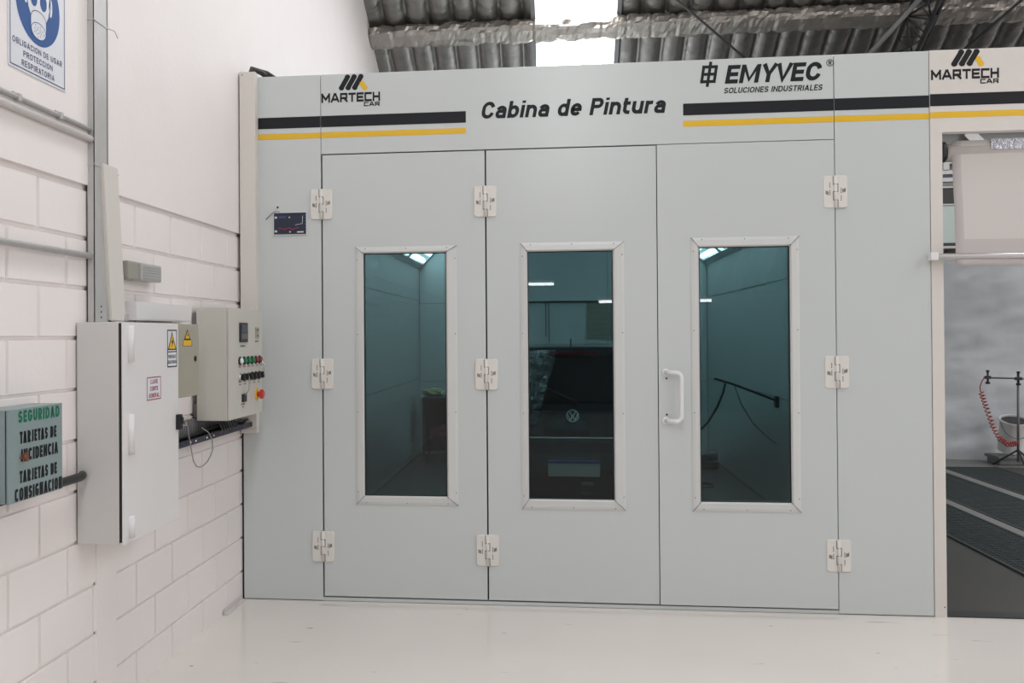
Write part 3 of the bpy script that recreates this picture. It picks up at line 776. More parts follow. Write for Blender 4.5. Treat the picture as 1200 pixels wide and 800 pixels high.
# horizontal trunking
b = MB(); b.box(.001, .055, -1.552, -.93, 1.640, 1.722, 0, .002); b.box(.055, .058, -1.552, -.93, 1.646, 1.708, 0)
tag(b.build('wall_trunking', M['cabinet']), 'short white horizontal trunking behind the top of the cabinets', 'cable trunking')

# tall white cabinet
cb = thing('electrical_cabinet', 'tall white electrical cabinet with long door hinges on the block wall', 'electrical cabinet', (.09, -1.697, .76))
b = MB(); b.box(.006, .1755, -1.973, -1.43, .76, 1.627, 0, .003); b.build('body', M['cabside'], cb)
b = MB(); b.box(.176, .1865, -1.966, -1.432, .766, 1.621); b.build('door_gap_shade', M['dark'], cb)  # dark slab standing in for the shade behind the door edge
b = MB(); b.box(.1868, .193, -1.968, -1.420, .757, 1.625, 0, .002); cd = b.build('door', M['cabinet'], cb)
for z0, z1 in ((1.47, 1.613), (1.105, 1.262), (.775, .86)):
    b = MB(); b.tube([(.194, -1.908, z0), (.194, -1.908, z1)], .017, 12); b.build('hinge', M['cabinet'], cd)
b = MB(); b.box(.191, .215, -1.452, -1.424, 1.155, 1.222, 0, .004); b.box(.215, .222, -1.447, -1.43, 1.18, 1.21, 0, .002); b.build('latch', M['cable'], cd)
# warning stickers
def warning2(y0, y1, z0, z1, x, parent): # same print, one level shallower for parts that are themselves children
    w, h = y1-y0, z1-z0
    b = MB(); wplace(b, RECT, y0, y1, z0, z1, x, 0)
    wplace(b, ring_rect(0, 1, 0, 1, .06, .03), y0, y1, z0, z1, x+.0005, 1)
    wplace(b, RECT, y0+.06*w, y1-.06*w, z0+.40*h, z0+.425*h, x+.0005, 1)
    wplace(b, text2d('RIESGO', w*.74, h*.09, .2, 0, .2), y0+.13*w, y1-.13*w, z0+.24*h, z0+.33*h, x+.0005, 1); wplace(b, text2d('ELECTRICO', w*.8, h*.08, .2, 0, .2), y0+.1*w, y1-.1*w, z0+.10*h, z0+.18*h, x+.0005, 1)
    wplace(b, poly2d([(.06, .46), (.94, .46), (.5, .96)]), y0, y1, z0, z1, x+.0005, 1)
    wplace(b, poly2d([(.16, .49), (.84, .49), (.5, .90)]), y0, y1, z0, z1, x+.001, 2)
    wplace(b, poly2d([(.60, .80), (.38, .66), (.50, .66), (.42, .52), (.64, .70), (.51, .70)]), y0, y1, z0, z1, x+.0015, 1)
    o = b.build('warning_label', [M['signwhite'], M['black'], M['yellow']], parent); o['label'] = 'yellow and black electrical warning sticker'
warning2(-1.543, -1.438, 1.434, 1.598, .1935, cd)
b = MB(); yq0, yq1, zq0, zq1 = -1.752, -1.612, 1.304, 1.400
wplace(b, RECT, yq0, yq1, zq0, zq1, .1935, 0); wplace(b, ring_rect(0, 1, 0, 1, .03, .04), yq0, yq1, zq0, zq1, .194, 1)
for s_, f0, f1, g in (('LLAVE', .25, .75, .70), ('CORTE', .22, .78, .40), ('GENERAL', .14, .88, .10)):
    w = yq1-yq0; h = zq1-zq0
    wplace(b, text2d(s_, (f1-f0)*w, .19*h, .2, 0, .2), yq0+f0*w, yq0+f1*w, zq0+g*h, zq0+(g+.19)*h, .194, 1)
o = b.build('text_label', [M['signwhite'], M['red']], cd); o['label'] = 'white sticker with red capital lettering'

# beige box
bx = thing('junction_box', 'beige grey box with round lock between the two larger cabinets', 'electrical box', (.08, -1.24, 1.283))
b = MB(); b.box(.006, .140, -1.40, -1.064, 1.283, 1.627, 0, .003); b.build('body', M['beige'], bx)
b = MB(); b.box(.141, .150, -1.398, -1.066, 1.285, 1.625, 0, .002); bdoor = b.build('door', M['beige'], bx)
b = MB(); b.lathe([(.013, 0), (.013, .004), (.008, .005)], (.150, -1.112, 1.462), 'x', 16); b.build('lock', M['cable'], bdoor)
b = MB(); wplace(b, RECT, -1.262, -1.152, 1.523, 1.552, .1505, 1)
wplace(b, ring_rect(0, 1, 0, 1, .03, .05), -1.262, -1.152, 1.523, 1.552, .151, 0)
o = b.build('warning_label', [M['black'], M['yellow']], bdoor); b = MB()
wplace(b, poly2d([(0, 0), (1, 0), (.5, 1)]), -1.247, -1.167, 1.553, 1.602, .1505, 0); wplace(b, poly2d([(.16, .1), (.84, .1), (.5, .82)]), -1.247, -1.167, 1.553, 1.602, .151, 1)
wplace(b, poly2d([(.56, .66), (.40, .40), (.5, .40), (.44, .16), (.62, .46), (.52, .46)]), -1.247, -1.167, 1.553, 1.602, .1515, 0)
o = b.build('warning_label', [M['black'], M['yellow']], bdoor)

# control cabinet
cc = thing('control_cabinet', 'grey control cabinet with buttons and red emergency stop next to the booth', 'control cabinet', (.1, -.51, 1.133))
b = MB(); b.box(.030, .192, -.786, -.233, 1.133, 1.717, 0, .003); b.build('body', M['ctrl'], cc)
for y in (-.772, -.272):
    for z in (1.62, 1.15): b = MB(); b.box(.006, .030, y, y+.022, z, z+.07); b.build('bracket', M['midsteel'], cc)
b = MB(); b.box(.1935, .203, -.784, -.233, 1.134, 1.716, 0, .002); cdoor = b.build('door', M['ctrl'], cc)
xf = .203
b = MB(); b.box(xf, xf+.008, -.626, -.500, 1.535, 1.640, 0, .003); b.box(xf+.008, xf+.0088, -.605, -.515, 1.553, 1.582, 1); b.box(xf+.008, xf+.0088, -.607, -.515, 1.590, 1.628, 2); b.build('controller', [M['cable'], M['grey'], M['labelblue']], cdoor)
def caption(rects, m):
    b = MB()
    for q in rects: wplace(b, RECT, *q, xf+.0006)
    return b.build('caption', m, cdoor)
caption([(-.61, -.53, 1.510, 1.519)], M['grey']); caption([(-.36, -.30, 1.535, 1.543)], M['grey'])
for k in range(6): caption([(-.640+.073*k, -.600+.073*k, 1.402, 1.408)], M['red'])
for k in range(5): caption([(-.640+.08*k, -.59+.08*k, 1.322, 1.330)], M['grey']); caption([(-.630+.08*k, -.60+.08*k, 1.308, 1.314)], M['grey'])
caption([(-.60, -.54, 1.200, 1.207)], M['grey']); caption([(-.585, -.555, 1.186, 1.192)], M['grey'])
b = MB(); b.box(xf, xf+.007, -.355, -.30, 1.555, 1.617, 0, .002); b.box(xf+.007, xf+.0076, -.345, -.315, 1.595, 1.608, 1); b.box(xf+.007, xf+.0076, -.345, -.315, 1.565, 1.575, 1); b.build('hour_meter', [M['beige'], M['grey']], cdoor)
mats6 = ['ledwhite', 'ledgreen', 'ledgreen', 'ledgreen', 'ledred', 'ledred']
for k in range(6):
    b = MB(); y = -.618+.066*k; b.lathe([(.0235, 0), (.0235, .006), (.018, .008)], (xf, y, 1.436), 'x', 16, 0); b.lathe([(.0165, .008), (.0165, .014), (.010, .019)], (xf, y, 1.436), 'x', 16, 1)
    b.build('indicator_lamp', [M['cable'], M[mats6[k]]], cdoor)
for k in range(6):
    b = MB(); y = -.618+.066*k; b.lathe([(.0225, 0), (.0225, .006), (.017, .010)], (xf, y, 1.350), 'x', 16, 0)
    b.obox((xf+.019, y, 1.350), (.010, 0, 0), (0, .007, .004), (0, -.008, .015), 1, .002)
    b.build('selector_switch', [M['steel'] if k < 3 else M['cable'], M['cable']], cdoor)
b = MB(); b.lathe([(.032, 0), (.032, .006)], (xf, -.335, 1.243), 'x', 20, 0); b.lathe([(.014, .006), (.014, .022), (.027, .025), (.027, .036), (.018, .042)], (xf, -.335, 1.243), 'x', 20, 1); b.build('emergency_stop', [M['yellow'], M['redbtn']], cdoor)
b = MB(); b.box(xf, xf+.012, -.59, -.535, 1.215, 1.258, 0, .003); b.tube([(xf+.012, -.565, 1.25), (xf+.03, -.555, 1.28), (xf+.03, -.548, 1.33), (xf+.022, -.55, 1.37)], .0035, 8, 1); b.build('key_switch', [M['cable'], M['beige']], cdoor)
b = MB(); b.tube([(xf+.014, -.29, 1.43), (xf+.03, -.28, 1.40), (xf+.026, -.285, 1.35)], .004, 8); b.build('key_ring', M['steel'], cdoor)

# slotted wiring duct below
sd = thing('slotted_duct', 'open dark slotted wiring duct full of cables under the control cabinet', 'wiring duct', (.05, -.7, 1.03))
b = MB(); b.box(.004, .010, -1.42, -.012, 1.035, 1.142); b.box(.010, .085, -1.42, -.012, 1.033, 1.037)
for k in range(58):
    y = -1.415+.024*k
    b.box(.010, .016, y, y+.015, 1.062, 1.146, 1)
b.build('channel', [M['purple'], M['slot']], sd)
b = MB()
for k in range(56):
    y = -1.41+.025*k; b.box(.082, .086, y, y+.014, 1.033, 1.062)
b.box(.082, .085, -1.42, -.012, 1.033, 1.040)
b.build('slotted_side', M['purple'], sd)
for k in range(13):
    b = MB(); z = 1.040+.0045*(k % 9); x = .022+.0045*(k % 12); P = []
    for j in range(30):
        y = -1.40+1.36*j/29
        P.append((x+.008*noise.noise((k*3.1, y*4, 0)), y, z+.012*noise.noise((k*1.7, y*5, 2))+.012*math.exp(-((y+.45)/.25)**2)))
    b.tube(P, .0055, 6); b.build('cable', M['cable'], sd)
for k in range(7):
    b = MB(); y = -.60+.038*k
    b.tube([(.09, y-.05, 1.128), (.092, y-.02, 1.10), (.086, y+.03, 1.068), (.07, y+.10, 1.05)], .005, 6); b.build('cable', M['cable'], sd)
for y in (-1.02, -.95, -.80, -.70): b = MB(); b.box(.085, .088, y, y+.014, 1.044, 1.052); b.build('connector', M['white'], sd)
b = MB(); b.box(.018, .113, -.056, -.0008, .994, 1.019, 0, .002); b.build('end_piece', M['post'], sd)
b = MB(); b.tube([(.16, -1.41, 1.17), (.14, -1.2, 1.150), (.11, -1.13, 1.160), (.09, -1.06, 1.125), (.088, -1.043, 1.09), (.087, -1.02, 1.042), (.087, -.98, .955), (.088, -.945, .922), (.09, -.901, .911), (.09, -.85, .914), (.09, -.796, .926), (.09, -.75, .95), (.09, -.722, .978), (.09, -.728, 1.03), (.088, -.78, 1.075), (.07, -.82, 1.10)], .0032, 8)
tag(b.build('loose_wire', M['greycable']), 'thin grey wire hanging in a loop below the slotted duct', 'wire')

# green safety-card box
sb = thing('card_box', 'grey green metal box lettered for safety cards on the left wall', 'wall box', (.06, -2.46, 1.032))
b = MB(); b.box(.004, .108, -2.630, -2.296, 1.032, 1.334, 0, .002); b.build('body', M['segbox'], sb)
b = MB(); b.box(.1065, .1105, -2.627, -2.30, 1.036, 1.330); b.build('door_gap_shade', M['dark'], sb)  # dark slab in place of the shaded slit between box and door
b = MB(); b.box(.1108, .120, -2.627, -2.293, 1.030, 1.335, 0, .002); sbd = b.build('door', M['segbox'], sb)
xl = .1206
b = MB(); wplace(b, text2d('SEGURIDAD', .255, .040, .25, 0, .14), -2.572, -2.317, 1.288, 1.328, xl); b.build('lettering', M['green_ink'], sbd)
for s_, y0, y1, zc, h in (('TARJETAS DE', -2.564, -2.334, 1.239, .040), ('INCIDENCIA', -2.556, -2.335, 1.180, .041), ('TARJETAS DE', -2.566, -2.332, 1.110, .040), ('CONSIGNACION', -2.594, -2.307, 1.054, .042)):
    b = MB(); wplace(b, text2d(s_, y1-y0, h, .25, 0, .11), y0, y1, zc-h/2, zc+h/2, xl); b.build('lettering', M['black'], sbd)
b = MB(); b.lathe([(.008, 0), (.008, .006), (.011, .008), (.012, .013), (.008, .017)], (.120, -2.548, 1.176), 'x', 14, 0); b.box(.126, .140, -2.554, -2.542, 1.160, 1.190, 0, .003); b.tube([(.124, -2.566, 1.172), (.132, -2.55, 1.174)], .003, 8); b.build('knob', M['rust'], sbd)
b = MB(); b.tube([(.048, -3.2, 1.030), (.048, -2.03, 1.030), (.040, -2.00, 1.030), (.030, -1.978, 1.03)], .017, 14)
tag(b.build('conduit', M['cable']), 'black conduit running behind the grey green card box into the cabinet', 'conduit')
# scrap of angle trim on the floor
b = MB(); b.box(.004, .030, -.33, -.02, .001, .006, 0); b.box(.004, .009, -.33, -.02, .001, .028, 0); b.box(.012, .024, -.345, -.33, .001, .014, 0)
tag(b.build('metal_angle', M['pipewhite']), 'short metal angle offcut lying at the foot of the wall by the booth', 'offcut')

# ------------------------------------------------------------------ right bay
bf = thing('bay_frame', 'cream portal frame beside the booth, striped header over the open bay', 'door frame', (4.5, 0, 0))
b = MB(); b.box(3.931, 3.994, -.004, .10, .0, 2.664, 0, .001); b.lathe([(.004, 0), (.004, .002)], (3.982, -.004, .055), 'y', 10, 1); b.build('post', [M['post'], M['grey']], bf)
b = MB(); b.box(3.931, 6.6, -.004, .06, 2.664, 3.118, 0, .001); hb = b.build('header', M['cream'], bf)
b = MB(); bplace(b, RECT, 3.932, 6.6, 2.809, 2.876, -.0051); b.build('black_stripe', M['black'], hb)
b = MB(); bplace(b, RECT, 3.932, 6.6, 2.743, 2.776, -.0051); b.build('yellow_stripe', M['yellow'], hb)
wordmark(3.938, 2.926, hb, -.0053)
b = MB(); b.box(6.546, 6.6, -.012, .10, .0, 2.664, 0, .002); b.build('post', M['post'], bf)
b = MB(); b.box(3.994, 6.546, .0, .10, -.01, .008); b.build('threshold', M['darksteel'], bf)
# curtain on a roller
cu = thing('roller_curtain', 'pale pink rolled fabric curtain hanging in front of the open bay', 'roller curtain', (5.2, .05, 1.91))
b = MB(); n = 30; x0t, x1t = 4.082, 6.46
def cur(x, f): # f = 0 top .. 1 bottom
    y = .085-.145*f+.010*noise.noise((x*1.4, f*2.2, 0))
    return (x-.045*f*(1-(x-x0t)/2.4), y, 2.632+(1.918-2.632)*f+.006*math.sin(x*2)*f)
xs2 = [0, .045]+[.045+.075*k for k in range(1, 32)]
fs2 = [k/24 for k in range(25)]
grid = [[b.bm.verts.new(cur(x0t+dx, f)) for dx in xs2] for f in fs2]
for r in range(24):
    for c in range(len(xs2)-1):
        f = b.bm.faces.new((grid[r][c], grid[r+1][c], grid[r+1][c+1], grid[r][c+1])); f.smooth = True
        f.material_index = 1 if (c == 0 or fs2[r] >= .79) else 0
o = b.build('fabric', [M['curtain'], M['hem']], cu); md = o.modifiers.new('Solidify', 'SOLIDIFY'); md.thickness = .003
b = MB(); b.box(4.278, 6.3, .068, .080, 2.574, 2.637, 0, .002); b.build('clear_pocket', M['silver'], cu)
b = MB(); b.tube([(3.935, -.048, 1.976), (6.5, -.048, 1.976)], .017, 16); b.build('bottom_bar', M['steel'], cu)
b = MB(); b.box(3.905, 3.945, -.07, -.013, 1.957, 2.000, 0, .004); b.build('bar_bracket', M['white'], cu)
b = MB(); b.tube([(4.055, .12, 2.57), (6.46, .12, 2.57)], .050, 18); b.build('roller', M['curtain'], cu)
b = MB(); b.tube([(4.008, .12, 2.575), (4.05, .12, 2.575)], .058, 18); b.lathe([(.02, 0), (.02, .01)], (4.008, .12, 2.575), 'x', 12); b.build('roller_end', M['cable'], cu)

# gratings set in the bay floor
def grating(x0, x1, y0, y1, label):
    b = MB(); b.box(x0, x1, y0, y1, .001, .004)
    b.box(x0, x0+.02, y0, y1, .004, .012); b.box(x1-.02, x1, y0, y1, .004, .012)
    y = y0
    while y < y1-.01: b.box(x0+.02, x1-.02, y, y+.014, .004, .011); y += .055
    for k in range(1, 6): xx = x0+(x1-x0)*k/6; b.box(xx-.004, xx+.004, y0, y1, .004, .009)
    return tag(b.build('floor_grating', M['grate']), label, 'floor grating', 'dark gratings in the bay floor')
grating(4.84, 5.385, .3, 6.05, 'dark floor grating strip nearest the booth post')
grating(5.495, 6.155, .3, 6.05, 'dark floor grating strip in the middle, between two pale concrete strips')
grating(6.285, 6.90, .3, 6.05, 'dark floor grating strip farthest from the booth, nearest the hose stand')

# wrinkled plastic sheeting over the bay's far wall
b = MB(); nx, nz = 90, 60
grid = []
for j in range(nz+1):
    row = []
    for i in range(nx+1):
        x = 4.0+5.5*i/nx; z = 2.52*j/nz
        y = 6.74+.05*noise.noise((x*.7+z*.35, z*2.2-x*.4, 3))+.028*noise.noise((x*2.5, z*5.5-x*1.2, 9))+.010*noise.noise((x*8, z*14, 5))
        row.append(b.bm.verts.new((x, y, z+.003)))
    grid.append(row)
for j in range(nz):
    for i in range(nx): b.bm.faces.new((grid[j][i], grid[j][i+1], grid[j+1][i+1], grid[j+1][i])).smooth = True
tag(b.build('plastic_sheet', M['plastic']), 'wrinkled white plastic sheeting hung across the back of the bay', 'plastic sheet')
gf = thing('overhead_frame', 'grey steel frame with panels hung high inside the bay, left of the curtain', 'steel frame', (6.4, 3.2, 0))
FY = 3.2
for nm, z0, z1, dy, m_ in (('beam', 2.292, 2.312, 0, 'galv'), ('beam', 2.314, 2.338, .01, 'darksteel'), ('pale_panel', 2.340, 2.664, .01, 'panelglass'), ('beam', 2.666, 2.680, 0, 'galv'), ('dark_panel', 2.682, 2.815, .01, 'darksteel'),
        ('beam', 2.817, 2.832, 0, 'galv'), ('beam', 2.834, 2.870, .01, 'midsteel'), ('beam', 2.872, 2.908, 0, 'galv'), ('beam', 2.910, 2.935, .01, 'labelblue'), ('beam', 2.937, 2.972, 0, 'galv'), ('beam', 3.03, 3.075, 0, 'galv'), ('beam', 3.31, 3.335, 0, 'galv')):
    b = MB(); b.box(4.0, 8.8, FY+dy, FY+dy+.0595-dy, z0, z1, 0, .002); b.build(nm, M[m_], gf)
b = MB(); b.box(4.0, 8.8, FY+.06, FY+.07, 2.97, 3.34); b.build('dark_panel', M['midsteel'], gf)
for k in range(8):
    x = 4.35+.60*k; b = MB(); b.obox((x, FY-.006, 3.19), (.10, 0, -.11), (0, .008, 0), (.035, 0, .03)); b.build('strut', M['galv'], gf)
for x in (4.05, 8.75): b = MB(); b.box(x-.025, x+.025, FY+.072, FY+.12, .004, 3.34, 0, .002); b.build('leg', M['galv'], gf)
for k in range(9): b = MB(); x = 4.15+.545*k; b.box(x, x+.05, FY-.012, FY+.002, 2.975, 3.03); b.build('clamp', M['galv'], gf)
# hose stand
hs = thing('hose_stand', 'thin metal stand with a cross arm near the white plastic sheeting', 'stand', (7.16, 6.1, 0))
b = MB(); b.tube([(7.155, 6.1, .06), (7.165, 6.1, 1.10)], .014, 10); b.build('pole', M['midsteel'], hs)
b = MB(); b.tube([(6.79, 6.1, 1.032), (7.75, 6.1, 1.005)], .010, 8); b.build('arm', M['midsteel'], hs)
for x, z, k in ((6.83, 1.035, .03), (7.163, 1.02, .036)):
    b = MB(); b.tube([(x, 6.09, z-.065), (x, 6.09, z+.065)], .012, 8); b.lathe([(.024, -.075), (.028, -.06), (.02, -.05)], (x, 6.09, z), 'z', 10); b.lathe([(.014, .06), (.02, .07), (.016, .085)], (x, 6.09, z), 'z', 10); b.obox((x, 6.09, z), (k, 0, 0), (0, .02, 0), (0, 0, .018), 0, .004); b.build('clamp', M['darksteel'], hs)
for a in (.4, 2.5, 4.6):
    b = MB(); b.tube([(7.155, 6.1, .20), (7.155+.26*math.cos(a), 6.1+.26*math.sin(a), .012)], .011, 8); b.build('leg', M['darksteel'], hs)
b = MB(); P = []
base = [(6.80, 6.08, 1.035), (6.765, 6.08, 1.00), (6.74, 6.08, .93), (6.745, 6.08, .87)]
P += base; N = 22*12
path = [Vector((6.755, 6.08, .86)), Vector((6.80, 6.07, .70)), Vector((6.86, 6.06, .50)), Vector((6.93, 6.05, .34)), Vector((7.02, 6.04, .27)), Vector((7.12, 6.03, .285))]
def along(t):
    t *= len(path)-1; i = min(int(t), len(path)-2); return path[i].lerp(path[i+1], t-i)
for k in range(N+1):
    c = along(k/N); d = (along(min(1, k/N+.01))-along(max(0, k/N-.01))).normalized(); u = Vector((0, 1, 0)); w = d.cross(u).normalized()
    a = 2*PI*k/12; P.append(c+.026*(math.cos(a)*w+math.sin(a)*u))
P.append((7.14, 6.09, .30))
b.tube(P, .0065, 6); tag(b.build('coil_hose', M['redhose']), 'red coiled air hose hanging from the stand arm', 'hose')
bk = thing('paint_bucket', 'tilted white bucket with dark open top behind the hose stand', 'bucket', (7.22, 6.42, .10))
b = MB(); b.lathe([(.13, 0), (.150, .36), (.158, .36), (.158, .39), (.146, .39), (.14, .30), (.05, .29)], (7.22, 6.42, .105), 'z', 28); b.build('pail', M['white'], bk)
b = MB(); b.lathe([(.139, 0), (.139, .004)], (7.22, 6.42, .470), 'z', 28); b.build('paint', M['cable'], bk)
b = MB(); b.tube([(7.065, 6.42, .47)]+[(7.22-.156*math.cos(PI*k/10), 6.42-.16*math.sin(PI*k/10), .46-.14*math.sin(PI*k/10)) for k in range(1, 10)]+[(7.375, 6.42, .47)], .004, 6); b.build('handle', M['midsteel'], bk)
b = MB(); bk.rotation_euler = (math.radians(19), 0, 0); bk.location = (7.22, 6.45, .155)
b.box(7.02, 7.50, 6.25, 6.58, .002, .10, 0, .01); b.box(7.00, 7.52, 6.23, 6.60, .07, .103, 0, .006)
tag(b.build('low_crate', M['midsteel']), 'low grey crate under the white bucket at the bay back', 'crate')

# ------------------------------------------------------------------ inside the booth: the car
car = thing('parked_car', 'dark hatchback car parked inside the booth, tail seen through the middle window', 'car', (2.005, 4.0, 0))
side = [(2.02, .30), (1.96, .36), (1.94, .45), (1.935, .56), (1.955, .66), (2.03, .70), (2.035, .755), (2.05, .86), (2.085, .975), (2.12, 1.01), (2.30, 1.30), (2.36, 1.40), (2.33, 1.435), (2.45, 1.462), (2.9, 1.485), (3.6, 1.47), (4.1, 1.40), (4.5, 1.22), (4.9, 1.02), (5.3, .96), (5.75, .86), (5.92, .72), (5.95, .5), (5.9, .3), (5.6, .22), (2.3, .22)]
def carw(z): return .84 if z < .55 else (.86 if z < .9 else .86-.26*((z-.9)/.58)**1.25)
CX = 2.005
SS = [-1, -.97, -.9, -.8, -.62, -.4, -.2, 0, .2, .4, .62, .8, .9, .97, 1]
def carp(s_, y, z, off=0.):
    k = abs(s_)**5*.10
    yc = 4.0
    return Vector((CX+s_*carw(z), y+(k if y < yc else -k)*min(1, abs(y-yc)/1.5), z-.03*abs(s_)**4*(1 if z > 1.2 else 0)))
b = MB(); rings = [[b.bm.verts.new(carp(s_, y, z)) for y, z in side] for s_ in SS]
n = len(side)
for r0, r1 in zip(rings, rings[1:]):
    for k in range(n): b.bm.faces.new((r0[k], r1[k], r1[(k+1) % n], r0[(k+1) % n])).smooth = True
b.bm.faces.new(rings[0]); b.bm.faces.new(rings[-1][::-1])
bmesh.ops.recalc_face_normals(b.bm, faces=b.bm.faces[:])
b.build('body', M['carpaint'], car)
# rear window
b = MB(); rr = []
for s_ in [-.86+1.72*k/12 for k in range(13)]:
    rr.append([b.bm.verts.new(carp(s_, y, z)+Vector((0, -.006, .004))) for y, z in ((2.125, 1.025), (2.21, 1.16), (2.295, 1.295), (2.345, 1.385))])
for r0, r1 in zip(rr, rr[1:]):
    for k in range(3): b.bm.faces.new((r0[k], r1[k], r1[k+1], r0[k+1])).smooth = True
b.build('rear_window', M['carglass'], car)
b = MB(); b.tube([(2.03, 2.10, 1.03), (1.93, 2.13, 1.075), (1.80, 2.17, 1.13)], .009, 8); b.lathe([(.02, 0), (.02, .02)], (2.03, 2.105, 1.03), 'y', 12); b.build('rear_wiper', M['cable'], car)
b = MB(); b.box(1.80, 2.21, 2.300, 2.32, 1.405, 1.425, 0, .004); b.build('brake_light', M['taillight'], car)
b = MB(); b.box(2.0-.006, 2.0+.006, 2.5, 2.56, 1.47, 1.53, 0, .004); b.build('antenna', M['cable'], car)
for s_ in (-1, 1):
    b = MB(); b.box(CX+s_*.60, CX+s_*.79, 2.05, 2.15, .74, .98, 0, .02); b.build('tail_light', M['taillight'], car)
b = MB(); b.box(1.46, 2.55, 2.012, 2.036, .748, .757, 0, .003); b.build('chrome_strip', M['chrome_glint'], car)
b = MB(); bplace(b, ring2d(.5, .5, .5, .5, .085), 1.951, 2.051, .878, .978, 1.978)
bplace(b, strokes([[(.24, .86), (.5, .42), (.76, .86)]], .095), 1.951, 2.051, .878, .978, 1.978)
bplace(b, strokes([[(.10, .66), (.32, .14), (.5, .52), (.68, .14), (.90, .66)]], .095), 1.951, 2.051, .878, .978, 1.978)
bmesh.ops.solidify(b.bm, geom=b.bm.faces[:], thickness=.004)
em = b.build('emblem', M['chrome_glint'], car)
b = MB(); b.lathe([(.052, -.09), (.052, .012)], (2.001, 2.00, .928), 'y', 32); b.build('emblem_base', M['carpaint'], car)
b = MB(); b.box(1.808, 2.208, 1.918, 1.936, .462, .585, 0, .004); pt = b.build('number_plate', M['plate'], car)
b = MB(); b.box(1.810, 2.206, 1.9165, 1.919, .564, .584); b.build('blue_band', M['blue'], pt)
b = MB(); b.box(2.06, 2.16, 1.928, 1.94, .395, .42, 0, .003); b.box(2.055, 2.14, 1.945, 1.96, .32, .335, 0, .003); b.build('bumper_marks', M['midsteel'], car)
for s_ in (-1, 1):
    for y in (2.75, 5.25):
        b = MB(); b.tube([(CX+s_*.66, y, .315), (CX+s_*.855, y, .315)], .305, 28); w_ = b.build('wheel', M['tyre'], car)
        b = MB(); b.lathe([(.19, 0), (.19, .012), (.06, .02)], (CX+s_*.857, y, .315), 'x', 20); b.build('hub', M['galv'], w_)
# clear film over the tail
b = MB(); G = []
for j in range(26):
    row = []
    for i in range(26):
        u, v = i/25, j/25
        z = .86+.58*v; yb = 2.06+(max(0, z-1.0)*.72)
        x = 1.52+.36*u+.10*v*(1-u)-.08*(1-v)*u*2
        y = yb-.055-.05*abs(noise.noise((u*3, v*4, 1)))-.025*abs(noise.noise((u*9+v*5, v*8, 2)))
        row.append(b.bm.verts.new((x, y, z)))
    G.append(row)
for j in range(25):
    for i in range(25): b.bm.faces.new((G[j][i], G[j][i+1], G[j+1][i+1], G[j+1][i]))
tag(b.build('masking_film', M['film']), 'crumpled clear masking film over the left of the dark car tail', 'masking film')
# bench, clutter, notice, rail, boom, pump
wb = thing('tool_cart', 'dark tool cart in the booth corner seen through the left window', 'tool cart', (.52, 6.3, 0))
b = MB(); b.box(.24, .80, 6.02, 6.55, .76, .80, 0, .006); b.build('top', M['darksteel'], wb)
b = MB(); b.box(.26, .78, 6.05, 6.53, .14, .18); b.box(.26, .78, 6.50, 6.53, .18, .76); b.box(.262, .275, 6.05, 6.5, .18, .76); b.build('shelf', M['darksteel'], wb)
for x in (.26, .78):
    for y in (6.05, 6.52): b = MB(); b.box(x-.018, x+.018, y-.018, y+.018, .06, .76); b.lathe([(.03, -.01), (.03, .01)], (x, y, .034), 'x', 14); b.build('leg', M['darksteel'], wb)
b = MB(); t = bmesh.new(); bmesh.ops.create_icosphere(t, subdivisions=3, radius=.1)
for v in t.verts: v.co = Vector((v.co.x*1.4, v.co.y, v.co.z*.55+.05))*(1+.35*noise.noise(v.co*18)); v.co.z = max(v.co.z, 0)
for v in t.verts: v.co += Vector((.36, 6.25, .801))
b._merge(t, 0); tag(b.build('cloth_bundle', M['clutter']), 'crumpled olive cloth on top of the dark tool cart', 'cloth')
b = MB(); t = bmesh.new(); bmesh.ops.create_icosphere(t, subdivisions=3, radius=.15)
for v in t.verts: v.co = Vector((v.co.x*1.3, v.co.y*1.1, v.co.z*.9+.12))*(1+.3*noise.noise(v.co*9)); v.co.z = max(v.co.z, 0)
for v in t.verts: v.co += Vector((.52, 6.25, .181))
b._merge(t, 0); tag(b.build('cloth_bundle', M['maroon']), 'maroon cloth heap on the lower shelf of the tool cart', 'cloth')
b = MB(); b.box(2.28, 2.66, 6.845, 6.856, 1.50, 1.985); 
for k in range(6): b.box(2.30+.02*(k % 2), 2.62-.03*(k % 3), 6.843, 6.8455, 1.90-.07*k, 1.905-.07*k, 1)
tag(b.build('notice_sheet', [M['poster'], M['grey']]), 'grey notice sheet on the booth end wall behind the car', 'notice')
ra = thing('hanging_rail', 'thin dark rail across the booth end wall above the car roof', 'rail', (1.9, 6.83, 1.98))
b = MB(); b.tube([(1.42, 6.825, 1.985), (2.62, 6.825, 1.985)], .011, 10); b.build('bar', M['cable'], ra)
for x in (1.5, 2.5): b = MB(); b.box(x-.012, x+.012, 6.82, 6.859, 1.97, 2.0); b.build('bracket', M['cable'], ra)
for x, l in ((1.757, .42), (1.795, .50)):
    b = MB(); z = 1.972
    while z > 1.972-l: b.lathe([(.004, 0), (.008, -.010), (.004, -.020)], (x, 6.822, z), 'z', 8); z -= .022
    tag(b.build('chain', M['cable']), 'shorter dark chain hanging on the rail over the car' if l < .45 else 'longer dark chain hanging on the rail over the car', 'chain')
bo = thing('hose_boom', 'dark swivel boom on the right inner wall seen through the right window', 'boom', (3.79, 3.05, .95))
b = MB(); b.tube([(3.25, 3.0, 1.173), (3.40, 3.0, 1.125), (3.80, 3.05, .968)], .010, 10); b.build('arm', M['cable'], bo)
b = MB(); b.obox((3.785, 3.05, .965), (.016, 0, 0), (0, .04, 0), (0, 0, .05), 0, .005); b.build('wall_plate', M['cable'], bo)
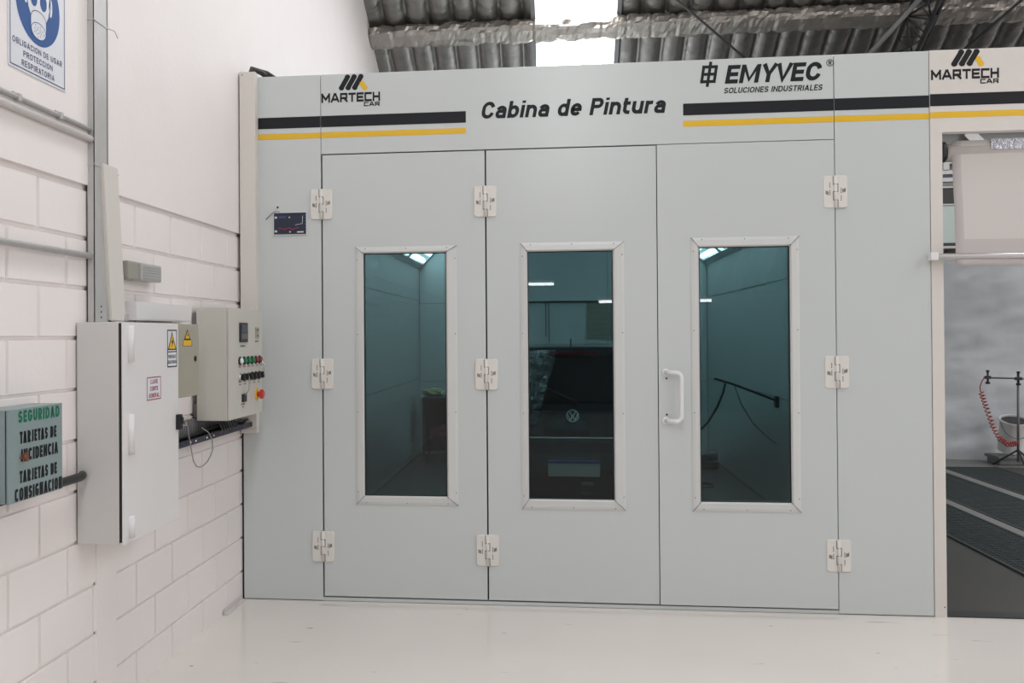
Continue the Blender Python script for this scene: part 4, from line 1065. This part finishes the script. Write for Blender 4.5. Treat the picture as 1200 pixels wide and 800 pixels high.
b = MB(); b.tube([(3.343, 3.0, 1.128), (3.325, 3.0, 1.05), (3.27, 2.99, .92), (3.19, 2.98, .79), (3.08, 2.97, .68), (2.98, 2.95, .62)], .010, 8)
tag(b.build('air_hose', M['cable']), 'black air hose drooping from the tip of the boom', 'hose')
b = MB(); b.tube([(3.42, 3.02, 1.12), (3.48, 3.03, .95), (3.58, 3.04, .78), (3.70, 3.05, .66), (3.78, 3.05, .60)], .005, 8)
tag(b.build('air_hose', M['midsteel']), 'thin grey hose hanging behind the black one on the boom', 'hose')
pm = thing('compressor_pump', 'small dark pump with carry frame on the booth floor by the right wall', 'pump', (3.66, 5.7, .004))
b = MB(); b.box(3.52, 3.72, 5.60, 5.82, .02, .10, 0, .02); b.tube([(3.55, 5.62, .13), (3.70, 5.80, .13)], .045, 14); b.build('housing', M['darksteel'], pm)
b = MB(); b.tube([(3.50, 5.58, .01), (3.50, 5.58, .20), (3.62, 5.70, .24), (3.74, 5.84, .20), (3.74, 5.84, .01)], .008, 8); b.build('carry_frame', M['galv'], pm)
b = MB(); P = [(3.36+.11*math.cos(2*PI*k/24), 4.45+.16*math.sin(2*PI*k/24), .012) for k in range(25)]
b.tube(P, .008, 6, cap=False); tag(b.build('cable_ring', M['cable']), 'ring of black cable lying on the booth floor at right', 'cable')

# ------------------------------------------------------------------ workshop lamps behind the viewpoint
for (x0, x1, z), lab in (((2.56, 4.70, 2.155), 'white tube lamp hung at the rear of the workshop, right of the other'), ((-.0, 1.88, 2.49), 'white tube lamp hung at the rear of the workshop, left of the other')):
    lm = thing('batten_lamp', lab, 'lamp', ((x0+x1)/2, -12, z))
    b = MB(); b.box(x0+.1, x1, -12.04, -11.96, z+.03, z+.075, 0, .005); b.build('housing', M['white'], lm)
    b = MB(); b.tube([(x0+.12, -12, z), (x1-.02, -12, z)], .026, 10); b.build('tube', M['lamp'], lm)
    for x in (x0+.3, x1-.3): b = MB(); b.tube([(x, -12, z+.07), (x, -12, roofz(-12))], .004, 6); b.build('hanger', M['galv'], lm)

# ------------------------------------------------------------------ world, camera, view
w = D.worlds.new('World'); bpy.context.scene.world = w; w.use_nodes = True
bg = w.node_tree.nodes['Background']; bg.inputs[0].default_value = (1., .95, .93, 1); bg.inputs[1].default_value = .98

cam = D.cameras.new('Camera'); co = D.objects.new('Camera', cam); COL.objects.link(co)
r = Vector((.99329767, .11539003, -.00669976)); u = Vector((.00752028, -.00667692, .99994943)); f = Vector((-.11533946, .99329782, .00749993))
m = Matrix((r, u, -f)).transposed().to_4x4(); m.translation = Vector((1.8652, -5.4894, 1.5677)); co.matrix_world = m
cam.sensor_width = 36; cam.lens = 1109.08/1200*36; cam.shift_x = 79.11/1200; cam.shift_y = -16.1/1200
cam.clip_end = 200
sc = bpy.context.scene; sc.camera = co
sc.view_settings.view_transform = 'Standard'; sc.view_settings.look = 'None'; sc.view_settings.gamma = 1
sc.view_settings.use_curve_mapping = False; sc.view_settings.exposure = 0.
